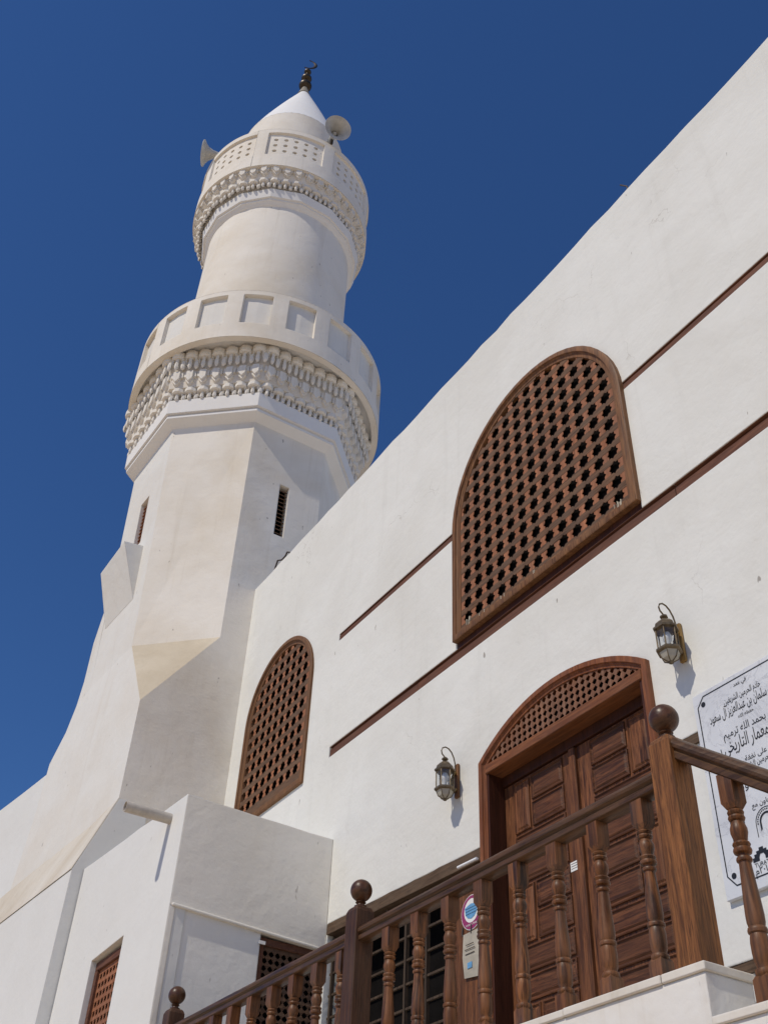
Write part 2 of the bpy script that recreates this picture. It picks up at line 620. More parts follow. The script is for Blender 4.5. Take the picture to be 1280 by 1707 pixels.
XL, XR, ZT = -12.14, 7.0, 11.06
BW = arch_loop(-6.945, -4.39, 7.262, 8.60, 1.27)
SW = arch_loop(-11.72, -9.92, 6.99, 8.44, 0.90)
DR = seg_loop(-6.59, -4.555, 2.88, 5.84, 6.185)
outer = [(XL, 0.0)]
outer += jitter_line((XL, 0.0), (XL, 11.03), 20, 0, (1, 0))[1:]
outer += jitter_line((XL, 11.03), (XR, 11.30), 0.27, 0.017, (0, 1))
outer += [(XR, 11.30), (XR, 0.0)]
wall_holes = [
    inset(BW, 0.05), inset(SW, 0.05), inset(DR, 0.05),
    [(-9.33, 8.585), (-9.33, 8.68), (-6.925, 8.68), (-6.925, 8.585)],
    [(-4.41, 8.575), (-4.41, 8.675), (6.0, 8.675), (6.0, 8.575)],
    [(-9.355, 7.065), (-9.355, 7.195), (-6.94, 7.195), (-6.94, 7.268), (-4.395, 7.268), (-4.395, 7.195), (6.0, 7.195), (6.0, 7.065)],
    [(-9.10, 3.25), (-9.10, 5.19), (-6.62, 5.13), (-6.62, 3.25)],
    [(-4.54, 5.035), (-4.54, 5.115), (-1.5, 5.115), (-1.5, 5.035)],
    [(-4.54, 3.56), (-4.54, 3.63), (-1.5, 3.63), (-1.5, 3.56)],
]
mb = MB()
pierced(outer, wall_holes, lambda u, v: (u, 0.0, v), lambda u, v: (u, 0.42, v), mb)
mb.build('facade_wall', m_wall, bld)
mb = MB()                                   # parapet top, roof, back and side walls, inner dark shell
mb.box(XL + 0.004, XR - 0.004, 0.30, 12.0, 10.30, 10.5)
mb.build('roof', m_annex, bld)
mb = MB().box(XR - 0.35, XR - 0.002, 0.421, 12.0, 0.0, 10.29).box(XL + 0.302, XR - 0.36, 11.7, 12.0, 0.0, 10.29)
mb.build('rear_wall', m_wall, bld)
mb = MB().box(XL + 0.006, XR - 0.4, 1.3, 1.36, 0.0, 10.28)
mb.build('inner_wall', m_inside, bld)
mb = MB().box(XL + 0.006, XR - 0.4, 0.43, 1.29, 6.55, 6.75)
mb.build('inner_floor', m_inside, bld)

# beams let into the wall
def beam(x0, x1, z0, z1, mat, y=0.006, z2=None, z3=None):
    b = MB()
    n = max(2, int((x1 - x0) / 0.5))
    rr = []
    z2 = z0 if z2 is None else z2
    z3 = z1 if z3 is None else z3
    for i in range(n + 1):
        t = i / n
        x = x0 + (x1 - x0) * t
        j = random.uniform(-0.004, 0.004)
        lo, hi = z0 + (z2 - z0) * t - 0.002, z1 + (z3 - z1) * t - 0.002 + min(j, 0)
        yy = y + random.uniform(-0.004, 0.004)
        hm = hi - 0.24 * (hi - lo)
        rr.append([(x, yy, lo), (x, 0.15, lo), (x, 0.15, hi), (x, 0.002, hi), (x, 0.002, hi - 0.004), (x, yy + 0.020, hi - 0.006), (x, yy + 0.020, hm), (x, yy, hm - 0.004)])  # wood lip and rabbet added so the beam's top edge reads as shade
    b.rings(rr)
    return b.build('wall_beam', mat, bld)


beam(-9.32, -6.93, 8.585, 8.68, m_beam)
for xa_, xb_ in ((-4.40, -1.9), (-1.894, 1.8), (1.806, 5.99)):
    beam(xa_, xb_, 8.575, 8.675, m_beam, y=0.006 + random.uniform(-0.003, 0.004))
for xa_, xb_ in ((-9.345, -7.62), (-7.612, -4.05), (-4.043, -0.9), (-0.892, 5.99)):
    beam(xa_, xb_, 7.065, 7.195, m_beam, y=0.012 + random.uniform(-0.004, 0.004))
beam(-4.53, -1.51, 5.035, 5.13, m_lintel, y=-0.02)
beam(-4.53, -1.51, 3.56, 3.64, m_lintel, y=-0.015)

# large arched lattice window


def arched_window(loop, w, yf, xs, zs, label):
    root = bpy.data.objects.new('lattice_window', None)
    root.empty_display_size = 0.2
    place(root, bld, Matrix.Translation(((loop[0][0] + loop[-1][0]) / 2, 0, loop[0][1])))
    root['label'] = label
    fr = ring_frame(loop, w, [(0, 0.10), (0, yf), (0.10, yf - 0.006), (0.50, yf - 0.006), (0.56, yf + 0.012), (0.64, yf + 0.016), (0.68, yf + 0.022),
                              (0.96, yf + 0.024), (1, yf + 0.034), (1, 0.10)])
    fr.build('window_frame', m_frame, root, smooth=28)
    clip = inset(loop, w * 0.93)
    x0, x1 = min(p[0] for p in loop), max(p[0] for p in loop)
    z0, z1 = min(p[1] for p in loop), max(p[1] for p in loop)
    star_lattice(root, xs, zs, (x0, x1), (z0, z1), 0.0495, clip, yf + 0.030, 0.0065, m_slat_h, m_slat_v, jit=0.0008, notch=0.43)
    MB().prism_xz(inset(loop, w * 0.8), yf + 0.075, yf + 0.083).build('dark_screen', m_inside, root)
    return root


bw = arched_window(BW, 0.113, -0.048, [-4.61 - 0.1765 * k for k in range(13)], [7.455 + 0.1705 * k for k in range(14)],
                   'large arched window with weathered star lattice')
MB().box(-6.938, -4.397, 0.008, 0.12, 7.1965, 7.266).build('sill_shadow_board', m_doord, bw, bevel=0.003)  # added dark board, its colour stands in for the shadow below the frame
m_lime = simple('bird_lime', (0.52, 0.46, 0.35), 0.8, 0, 0.2, 40)
for xc_, n_ in ((-4.62, 6), (-6.72, 6), (-6.5, 2), (-6.18, 2), (-5.75, 2)):
    for _ in range(n_):
        x_ = xc_ + random.uniform(-0.045, 0.045)
        zt_ = random.uniform(7.38, 7.44) if n_ > 2 else 7.385
        zb_ = zt_ - random.uniform(0.03, 0.09)
        w_ = random.uniform(0.003, 0.007)
        MB().prism_xz([(x_ - w_, zt_), (x_ + w_, zt_ - 0.004), (x_ + w_ * 0.7, zb_), (x_ - w_ * 0.3, zb_ - 0.01), (x_ - w_ * 0.8, zb_ + 0.006)], -0.0290, 0.0).build('bird_lime_streak', m_lime, bw)
sw = arched_window(SW, 0.11, -0.030, [-10.170 - 0.1725 * k for k in range(9)], [7.26 + 0.1755 * k for k in range(12)],
                   'narrower arched window with star lattice next to the tower')

# grille beside the door
gr = bpy.data.objects.new('grille_window', None)
place(gr, bld, Matrix.Translation((-7.9, 0, 3.3)))
b = MB()
b.rings([[(x, -0.012, 5.185 - (x + 9.09) * 0.0243 - 0.105), (x, 0.16, 5.185 - (x + 9.09) * 0.0243 - 0.105),
          (x, 0.16, 5.185 - (x + 9.09) * 0.0243), (x, -0.012 + random.uniform(-0.006, 0.006), 5.183 - (x + 9.09) * 0.0243 + random.uniform(-0.008, 0.004))]
         for x in [-9.095 + 0.19 * i for i in range(14)]])
b.build('lintel', m_lintel, gr)
for k in range(8):
    x = -7.148 - 0.3155 * k
    if x > -9.08:
        MB().box(x - 0.013, x + 0.013, 0.035, 0.075, 3.26, 5.06).build('vertical_bar', m_grille, gr, bevel=0.003)
for k in range(9):
    z = 4.92 - 0.195 * k
    MB().box(-9.09, -7.07, 0.045, 0.066, z - 0.011, z + 0.011).build('horizontal_bar', m_grille, gr, bevel=0.003)
MB().box(-7.065, -6.625, 0.02, 0.07, 3.26, 5.03).build('side_board', m_doorv, gr, bevel=0.004)
MB().box(-9.095, -7.07, 0.30, 0.34, 3.26, 5.05).build('backing', m_inside, gr)

# ------------------------------------------------------------------ double door
door = bpy.data.objects.new('double_door', None)
place(door, bld, Matrix.Translation((-5.57, 0, 2.9)))
door['label'] = 'red brown panelled double door under a lattice fan arch'
fr = ring_frame(DR, 0.085, [(0, 0.12), (0, -0.035), (0.06, -0.042), (0.55, -0.042), (0.62, -0.026), (0.72, -0.026), (0.78, -0.018), (1, -0.016), (1, 0.12)], skip_last=True)
fr.build('door_frame', m_frame_d, door, smooth=25)
MB().box(-6.51, -4.635, -0.028, 0.19, 5.715, 5.80).build('fan_rail', m_fan, door, bevel=0.006)
fclip = inset(seg_loop(-6.59, -4.555, 5.71, 5.84, 6.185), 0.075)
star_lattice(door, [-6.46 + 0.0665 * k for k in range(28)], [5.822 + 0.062 * k for k in range(5)], (-6.55, -4.6), (5.79, 6.15), 0.0165,
             fclip, -0.006, 0.006, m_fanl, m_fanl, front='v', notch=0.7)
MB().add([(-6.55, 0.10, 5.78), (-4.6, 0.10, 5.78), (-4.6, 0.10, 6.17), (-6.55, 0.10, 6.17)], [(0, 1, 2, 3)]).build('fan_backing', m_inside, door)
MB().box(-6.505, -6.482, -0.012, 0.19, 2.9, 5.714).build('jamb_lining', m_doord, door)
MB().box(-4.665, -4.640, -0.012, 0.19, 2.9, 5.714).build('jamb_lining', m_doord, door)
MB().box(-6.48, -4.667, 0.125, 0.19, 5.625, 5.714).build('head_board', m_doord, door, bevel=0.004)
YD = 0.150


def leaf(x0, x1, label):
    lf = MB().box(x0, x1, YD, YD + 0.045, 2.92, 5.622).build('door_leaf', m_doorv, door, bevel=0.003)
    lf['label'] = label
    left = x0 < -6
    outer_x = (x0 + 0.13, x0 + 0.325) if left else (x1 - 0.325, x1 - 0.115)
    inner_x = (x0 + 0.352, x1 - 0.095) if left else (x0 + 0.155, x1 - 0.35)
    wide_x = (outer_x[0], inner_x[1]) if left else (inner_x[0], outer_x[1])

    def panel(xa, xb, za, zb, mat):
        p = MB()
        cx, cz = (xa + xb) / 2, (za + zb) / 2

        def ring(d, y):
            return [(xa + d, y, za + d), (xb - d, y, za + d), (xb - d, y, zb - d), (xa + d, y, zb - d)]
        p.rings([ring(0, YD - 0.0005), ring(0.002, YD - 0.013), ring(0.010, YD - 0.016), ring(0.016, YD - 0.006), ring(0.026, YD - 0.004), ring(0.042, YD - 0.012)], cap0=False)
        p.build('door_panel', mat, lf)
    z = 5.60
    k = 0
    while z > 3.25:
        if k % 2 == 0:
            panel(outer_x[0], outer_x[1], z - 0.43, z, m_doorv)
            panel(inner_x[0], inner_x[1], z - 0.205, z, m_door)
            panel(inner_x[0], inner_x[1], z - 0.43, z - 0.225, m_door)
            z -= 0.455
        else:
            panel(wide_x[0], wide_x[1], z - 0.185, z, m_door)
            panel(wide_x[0], wide_x[1], z - 0.385, z - 0.205, m_door)
            z -= 0.41
        k += 1


leaf(-6.478, -5.642, 'left leaf of the double door')
leaf(-5.566, -4.669, 'right leaf of the double door')
MB().box(-5.640, -5.568, YD - 0.030, YD + 0.04, 2.92, 5.621).build('centre_post', m_doorv, door, bevel=0.008)
MB().box(-6.478, -4.669, YD + 0.05, YD + 0.06, 2.92, 5.62).build('door_backing', m_inside, door)

# ------------------------------------------------------------------ tower (minaret)
tow = thing('minaret', 'round and octagonal cream plastered tower with two balconies and a white cone top', 'minaret', (-13.78, 0.25, 0))
V_B = [(-12.14, -0.43), (-13.12, -1.39), (-14.65, -1.46), (-15.41, -0.50), (-15.41, 0.93), (-14.45, 1.89), (-13.10, 1.89), (-12.14, 0.93)]
V_T = [(-12.14, -0.45), (-13.12, -1.54), (-14.68, -1.60), (-15.45, -0.62), (-15.43, 0.90), (-14.45, 1.86), (-13.10, 1.86), (-12.14, 0.92)]
ZB, ZTOP = 10.0, 14.40


def south_y(x, z):
    y = -1.39 if x > -13.12 else -1.39 - 0.04575 * (-13.12 - x)
    return y - 0.034 * max(z - 10.0, 0)


# base: south face with flared west edge, east face, two corner slopes
mb = MB()
left = [(-14.655, 11.75), (-14.80, 11.42), (-14.97, 11.0), (-15.03, 10.3), (-15.14, 9.92), (-15.35, 9.53), (-15.79, 9.17), (-15.84, 8.3), (-16.1, 7.2), (-16.1, 0.0)]
poly = [(-12.14, 0.0), (-12.14, 8.63), (-13.12, 10.0), (-14.65, 10.0)] + left
tr = tessellate_polygon([[Vector((x, z, 0)) for x, z in poly]])
mb.add([(x, south_y(x, z), z) for x, z in poly], [tuple(t) for t in tr])
mb.build('south_base_wall', m_minw, tow)
mb = MB()
e = [(-1.39, 0.0), (-1.39, 8.63), (-0.43, 10.0), (1.9, 10.0), (1.9, 0.0)]
mb.add([(-12.14, y, z) for y, z in e], [(0, 1, 2, 3, 4)])
mb.build('east_base_wall', m_min, tow)
mb = MB()
for i in range(len(left) - 1):
    (xa, za), (xb, zb) = left[i], left[i + 1]
    mb.add([(xa, south_y(xa, za), za), (xb, south_y(xb, zb), zb), (xb, 1.5, zb), (xa, 1.5, za)], [(0, 1, 2, 3)])
mb.build('west_base_wall', m_minw, tow)
mb = MB().add([(-12.14, -1.39, 8.63), (-12.14, -0.43, 10.0), (-13.12, -1.39, 10.0)], [(0, 1, 2)])
mb.add([(-12.2, -1.2, 8.6), (-12.3, -0.43, 10.0), (-13.12, -1.2, 10.0)], [(0, 2, 1)])
mb.build('corner_slope', m_dirt, tow)

# octagonal shaft with two slit windows
def bil(k, s, t):
    a, b = Vector(V_B[k]), Vector(V_B[(k + 1) % 8])
    c, d = Vector(V_T[k]), Vector(V_T[(k + 1) % 8])
    p = a.lerp(b, s).lerp(c.lerp(d, s), t)
    return Vector((p.x, p.y, ZB + (ZTOP - ZB) * t))


mb = MB()
tz = lambda z: (z - ZB) / (ZTOP - ZB)
slit = {7: None, 1: None}
ey0, ey1 = 0.165, 0.335          # east slit
s_e = ((0.92 - ey1) / 1.37, (0.92 - ey0) / 1.37)
s_s = ((-13.12 + 13.67) / -1.55 * -1, (-13.12 + 13.985) / -1.55 * -1)
for k in range(8):
    nrm = (bil(k, 1, 0) - bil(k, 0, 0)).cross(Vector((0, 0, 1))).normalized()
    c = bil(k, 0.5, 0.5) - Vector((-13.78, 0.25, 12))
    if nrm.dot(Vector((c.x, c.y, 0))) < 0:
        nrm = -nrm
    holes = []
    if k == 7:
        holes = [[(s_e[0], tz(12.21)), (s_e[1], tz(12.21)), (s_e[1], tz(13.27)), (s_e[0], tz(13.27))]]
    if k == 1:
        holes = [[(s_s[0], tz(12.27)), (s_s[1], tz(12.27)), (s_s[1], tz(13.27)), (s_s[0], tz(13.27))]]
    mb = MB()
    outer8 = [(0, 0), (1, 0), (1, 1), (0, 1)]
    loops = [[Vector((u, v, 0)) for u, v in lp] for lp in [outer8] + holes]
    flat = [p for lp in loops for p in lp]
    mb.add([bil(k, p.x, p.y) for p in flat], [tuple(t) for t in tessellate_polygon(loops)])
    for lp in holes:
        vs = [bil(k, u, v) for u, v in lp] + [bil(k, u, v) - nrm * 0.16 for u, v in lp]
        mb.add(vs, [(i, (i + 1) % 4, (i + 1) % 4 + 4, i + 4) for i in range(4)])
    mb.build('shaft_face', m_minw if k == 1 else m_min, tow)

for k, sr, z0, z1 in ((7, s_e, 12.21, 13.27), (1, s_s, 12.27, 13.27)):
    wd = bpy.data.objects.new('slit_window', None)
    p0, p1 = bil(k, sr[0], tz(z0)), bil(k, sr[1], tz(z0))
    q0, q1 = bil(k, sr[0], tz(z1)), bil(k, sr[1], tz(z1))
    place(wd, tow, Matrix.Translation((p0 + p1) / 2))
    nrm = (p1 - p0).cross(Vector((0, 0, 1))).normalized()
    if nrm.dot((p0 + p1) / 2 - Vector((-13.78, 0.25, z0))) < 0:
        nrm = -nrm
    MB().add([v - nrm * 0.155 for v in (p0, p1, q1, q0)], [(0, 1, 2, 3)]).build('backing', m_inside, wd)
    ns = 13
    for i in range(ns):
        t = (i + 0.5) / ns
        a, b2 = p0.lerp(q0, t), p1.lerp(q1, t)
        h = Vector((0, 0, 1))
        vs = []
        for e0 in (a, b2):
            vs += [e0 - nrm * 0.05 - h * 0.032, e0 - nrm * 0.11 + h * 0.022, e0 - nrm * 0.118 + h * 0.010, e0 - nrm * 0.058 - h * 0.044]
        MB().add(vs, [(0, 1, 2, 3), (7, 6, 5, 4), (0, 4, 5, 1), (1, 5, 6, 2), (2, 6, 7, 3), (3, 7, 4, 0)]).build('louvre_slat', m_slat_h if k == 7 else m_slat_v, wd)

# wedge bracket below the south slit
mb = MB()
xa, xb = -13.47, -14.52
pr = lambda x: [(x, south_y(x, 11.0) + 0.02, 11.03), (x, south_y(x, 11) - 0.0, 11.03), (x, -1.79, 12.02), (x, south_y(x, 12.06) + 0.02, 12.07)]
mb.rings([pr(xa), pr((xa + xb) / 2), pr(xb)])
mb.build('window_bracket', m_minw, tow)


# cornice and muqarnas under the lower balcony
def offset_ring(P, d, z, c=(0, 0)):
    q = inset(P, -d)
    return [(x + c[0], y + c[1], z) for x, y in q]


def oct_loft(levels):
    return MB().rings([offset_ring(V_T, d, z) for z, d in levels])


oct_loft([(14.36, -0.05), (14.395, 0.004), (14.48, 0.14), (14.495, 0.165), (14.55, 0.165), (14.556, 0.145), (14.58, 0.145), (14.585, 0.20), (14.89, 0.212), (14.89, 0.10)]).build('lower_cornice', m_frieze, tow)
core = oct_loft([(14.85, 0.08), (15.12, 0.16), (15.15, 0.26), (15.46, 0.29), (15.48, 0.30), (15.95, 0.38), (15.96, 0.30)]).build('lower_muqarnas_band', m_muq, tow)

cup = MB()
cup.lathe([(0.004, 0), (0.026, 0.020), (0.038, 0.042), (0.038, 0.100), (0.030, 0.106), (0.030, 0.170)], 4, (0, -0.052, 0), 150, 390)
cup.lathe([(0.020, 0.166), (0.104, 0.172), (0.116, 0.184), (0.131, 0.188), (0.131, 0.262), (0.118, 0.270), (0.085, 0.292)], 5, (0, 0, 0), 180, 360)
for sx in (-1, 1):
    cup.add([(sx * 0.074, -0.026, 0.10), (sx * 0.100, -0.012, 0.10), (sx * 0.106, -0.034, 0.178), (sx * 0.076, -0.080, 0.178), (sx * 0.085, 0.03, 0.09), (sx * 0.09, 0.03, 0.18)],
            [(0, 1, 2, 3), (0, 4, 1), (2, 5, 3), (0, 3, 5, 4), (1, 4, 5, 2)])
cup_me = cup.mesh('muqarnas_cup')
cup_me.materials.append(m_muq)
drop = MB()
drop.lathe([(0.003, 0), (0.034, 0.024), (0.044, 0.046), (0.044, 0.10), (0.036, 0.104), (0.030, 0.14), (0.012, 0.16)], 4, (0, 0, 0), 170, 370)
drop_me = drop.mesh('muqarnas_drop')
drop_me.materials.append(m_muq)
tab = MB()
tab.prism_xz([(-0.112, 0.25), (0.112, 0.25), (0.112, 0.155), (0.070, 0.155), (0.070, 0.085), (0.0, 0.020), (-0.070, 0.085), (-0.070, 0.155), (-0.112, 0.155)], -0.045, 0.08)
tab.prism_xz([(-0.060, 0.245), (0.060, 0.245), (0.060, 0.118), (0.0, 0.056), (-0.060, 0.118)], -0.085, -0.04)
tab_me = tab.mesh('muqarnas_tablet')
tab_me.materials.append(m_muq)


def face_cells(P, d, z, n, me, name, parent, shift=0.5, out=0.0, skip_back=True, zs=1.0):
    ring = inset(P, -d)
    m = len(ring)
    for k in range(m):
        a, b = Vector((ring[k][0], ring[k][1], 0)), Vector((ring[(k + 1) % m][0], ring[(k + 1) % m][1], 0))
        u = (b - a).normalized()
        nrm = u.cross(Vector((0, 0, 1)))
        mid = (a + b) / 2 - Vector((-13.8, 0.15, 0))
        if nrm.dot(mid) < 0:
            nrm = -nrm
        if skip_back and nrm.dot(Vector((-0.75, 0.66, 0))) > 0.6:
            continue
        L = (b - a).length
        for i in range(n):
            p = a + u * L * ((i + shift) / n)
            x = Vector((0, 0, 1)).cross(-nrm)
            mw = Matrix((x * (L / n / 0.245) if me is not drop_me else x, -nrm, Vector((0, 0, 1)))).transposed().to_4x4()
            # columns: local x, local y(inwards), local z
            mw = Matrix(((-x.x * L / n / 0.245, -nrm.x, 0, p.x + nrm.x * out), (-x.y * L / n / 0.245, -nrm.y, 0, p.y + nrm.y * out), (0, 0, zs, z), (0, 0, 0, 1)))
            if mw.determinant() < 0:
                mw = Matrix(((x.x * L / n / 0.245, -nrm.x, 0, p.x + nrm.x * out), (x.y * L / n / 0.245, -nrm.y, 0, p.y + nrm.y * out), (0, 0, zs, z), (0, 0, 0, 1)))
            inst(name, me, parent, mw)


face_cells(V_T, 0.165, 14.86, 7, cup_me, 'muqarnas_cup', core)
face_cells(V_T, 0.185, 14.87, 7, drop_me, 'muqarnas_drop', core, 0.0)
face_cells(V_T, 0.275, 15.15, 7, tab_me, 'muqarnas_tablet', core, zs=1.32)
face_cells(V_T, 0.335, 15.485, 7, cup_me, 'muqarnas_cup', core, zs=1.6)
face_cells(V_T, 0.365, 15.49, 7, drop_me, 'muqarnas_drop', core, 0.0, zs=1.5)


# balcony parapets: ring with framed recessed panels
def parapet(c, r, z0, z1, pz0, pz1, cents, half, thick, rec, mat, name):
    mb = MB()
    P = lambda rr, a, z: (c[0] + rr * math.cos(R_(a)), c[1] + rr * math.sin(R_(a)), z)
    cents = sorted(cents)
    n = len(cents)

    def strip(a0, a1, za, zb, rr):
        m = max(1, int(round((a1 - a0) / 2.2)))
        for i in range(m):
            b0, b1 = a0 + (a1 - a0) * i / m, a0 + (a1 - a0) * (i + 1) / m
            mb.add([P(rr, b0, za), P(rr, b1, za), P(rr, b1, zb), P(rr, b0, zb)], [(0, 1, 2, 3)])

    def flat(a0, a1, z, ra, rb):
        m = max(1, int(round((a1 - a0) / 2.2)))
        for i in range(m):
            b0, b1 = a0 + (a1 - a0) * i / m, a0 + (a1 - a0) * (i + 1) / m
            mb.add([P(ra, b0, z), P(ra, b1, z), P(rb, b1, z), P(rb, b0, z)], [(0, 1, 2, 3)])
    for i, ca in enumerate(cents):
        nx = cents[(i + 1) % n] + (360 if i == n - 1 else 0)
        a, b, d = ca - half, ca + half, nx - half
        strip(a, b, z0, pz0, r)
        strip(a, b, pz1, z1, r)
        strip(b, d, z0, z1, r)
        flat(a, b, pz0, r, r - rec)
        flat(a, b, pz1, r, r - rec)
        for q in (a, b):
            mb.add([P(r, q, pz0), P(r - rec, q, pz0), P(r - rec, q, pz1), P(r, q, pz1)], [(0, 1, 2, 3)])
        flat(a, d, z1, r, r - thick)
        flat(a, d, z0, r, r - thick)
        strip(a, d, z0, z1, r - thick)
    return mb.build(name, mat, tow), P


C1 = (-13.80, 0.18)
par1, P1 = parapet(C1, 2.39, 15.86, 17.15, 16.23, 17.02, [-28 + 20 * k for k in range(-8, 10)], 6.4, 0.13, 0.09, m_min, 'lower_parapet')
for k in range(-8, 10):
    a = -28 + 20 * k
    MB().rings([[P1(2.32, a - 6.6, z), P1(2.32, a, z), P1(2.32, a + 6.6, z), P1(2.295, a + 6.6, z), P1(2.295, a, z), P1(2.295, a - 6.6, z)] for z in (16.22, 17.03)]).build('parapet_panel', m_minw, par1)
MB().lathe([(1.4, 15.97), (2.33, 15.97), (2.33, 16.06), (1.4, 16.06)], 64, (C1[0], C1[1], 0), cap0=False, cap1=False).build('lower_balcony_floor', m_frieze, tow, smooth=30)

# round upper shaft
C2 = (-13.83, 0.11)
MB().lathe([(1.59, 15.95), (1.59, 17.0), (1.585, 19.0), (1.575, 21.14)], 72, (C2[0], C2[1], 0)).build('round_shaft', m_min, tow, smooth=30)
cor2 = MB()
PH = 16
def pring(r, z, c=C2, n=PH, ph=11.25):
    return [(c[0] + r * math.cos(R_(ph + 360 * i / n)), c[1] + r * math.sin(R_(ph + 360 * i / n)), z) for i in range(n)]
cor2.rings([pring(1.55, 21.02), pring(1.62, 21.07), pring(1.67, 21.13), pring(1.69, 21.14), pring(1.69, 21.19), pring(1.73, 21.20), pring(1.78, 21.42), pring(1.70, 21.43)])
cor2.build('upper_cornice', m_frieze, tow)
C3 = (-13.85, 0.05)
core2 = MB()
core2.rings([pring(1.60, 21.40, C3), pring(1.74, 21.66, C3), pring(1.84, 21.70, C3), pring(1.90, 22.0, C3), pring(1.80, 22.02, C3)])
core2 = core2.build('upper_muqarnas_band', m_muq, tow)
P16 = [(p[0], p[1]) for p in pring(1.0, 0, C3)]
def ring2(r):
    return [(C3[0] + (x - C3[0]) * r, C3[1] + (y - C3[1]) * r) for x, y in P16]
face_cells(ring2(1.765), 0.0, 21.42, 3, cup_me, 'muqarnas_cup', core2)
face_cells(ring2(1.79), 0.0, 21.43, 3, drop_me, 'muqarnas_drop', core2, 0.0)
face_cells(ring2(1.89), 0.0, 21.73, 3, tab_me, 'muqarnas_tablet', core2, zs=1.1)

cents2 = [-20 + 45 * k for k in range(-3, 5)]
par2, P2 = parapet(C3, 1.985, 21.99, 23.46, 22.42, 23.30, cents2, 18.6, 0.22, 0.05, m_min, 'upper_parapet')
for ca in cents2:
    lo, hi = ca - 18.8, ca + 18.8
    pm = MB()
    us = [lo, ca - 16.75] + [ca - 16.75 + 6.7 * i for i in range(1, 6)] + [hi]
    vs_ = [22.41, 22.5075, 22.7325, 22.9575, 23.1825, 23.31]
    for iu in range(len(us) - 1):
        for iv in range(len(vs_) - 1):
            cell = [(us[iu], vs_[iv]), (us[iu + 1], vs_[iv]), (us[iu + 1], vs_[iv + 1]), (us[iu], vs_[iv + 1])]
            if 1 <= iu <= 5 and 1 <= iv <= 3:
                a, z = (us[iu] + us[iu + 1]) / 2, (vs_[iv] + vs_[iv + 1]) / 2
                hole = [(a + 1.42 * math.cos(2 * math.pi * q / 10), z + 0.048 * math.sin(2 * math.pi * q / 10)) for q in range(10)]
                loops = [[Vector((u, v, 0)) for u, v in lp] for lp in (cell, hole)]
                pm.add([P2(1.937, p.x, p.y) for lp in loops for p in lp], [tuple(t) for t in tessellate_polygon(loops)])
                pm.add([P2(1.937, u, v) for u, v in hole] + [P2(1.87, u, v) for u, v in hole], [(q, (q + 1) % 10, (q + 1) % 10 + 10, q + 10) for q in range(10)])
            else:
                pm.add([P2(1.937, u, v) for u, v in cell], [(0, 1, 2, 3)])
    pm.build('pierced_panel', m_min, par2)
MB().lathe([(0.9, 22.0), (1.95, 22.0), (1.95, 22.12), (0.9, 22.12)], 64, (C3[0], C3[1], 0), cap0=False, cap1=False).build('upper_balcony_floor', m_frieze, tow, smooth=30)

# drum, cone and finial
C4 = (-13.862, 0.03)
MB().lathe([(1.25, 22.1), (1.25, 25.52)], 56, (C4[0], C4[1], 0)).build('dome_drum', m_min, tow, smooth=35)
cone = MB().lathe([(1.253, 25.515), (1.165, 25.80), (1.03, 26.23), (0.875, 26.68), (0.71, 27.15), (0.54, 27.62), (0.36, 28.10), (0.165, 28.62), (0.14, 28.70)], 48, (C4[0], C4[1], 0)).build('cone_roof', m_cone, tow, smooth=35)
CF = (-13.866, 0.022)
MB().lathe([(0.175, 28.66), (0.13, 28.85), (0.085, 29.02), (0.07, 29.08)], 24, (CF[0], CF[1], 0)).build('finial_neck', simple('weathered_lead', (0.30, 0.27, 0.21), 0.7), cone, smooth=40)
def ball_prof(r, zc, flat=0.8, n=10):
    return [(max(0.004, r * math.sin(math.pi * i / n)), zc - r * flat * math.cos(math.pi * i / n)) for i in range(n + 1)]
for r, zc in ((0.178, 29.22), (0.145, 29.62), (0.10, 30.0)):
    MB().lathe(ball_prof(r, zc), 24, (CF[0], CF[1], 0)).build('finial_ball', m_bronze, cone, smooth=40)
MB().lathe([(0.045, 29.0), (0.045, 30.12), (0.02, 30.2)], 10, (CF[0], CF[1], 0)).build('finial_rod', m_bronze, cone, smooth=40)
# crescent, open to the upper left of the view
cz, cr = 30.44, 0.24
uu = Vector((0.36, 0.93, 0)).normalized()
out_a = [(-105 + 210 * i / 16) for i in range(17)]
rr = []
for i, a in enumerate(out_a):
    th = a - 14
    w = 0.008 + 0.040 * math.cos(R_(a * 90 / 105)) ** 0.8
    d = uu * math.cos(R_(th)) + Vector((0, 0, 1)) * math.sin(R_(th))
    ctr = Vector((CF[0], CF[1], cz)) + d * (cr - w)
    nn = uu.cross(Vector((0, 0, 1)))
    rr.append([ctr + d * w, ctr + nn * 0.015, ctr - d * w, ctr - nn * 0.015])
MB().rings(rr).build('crescent', m_bronze, cone)


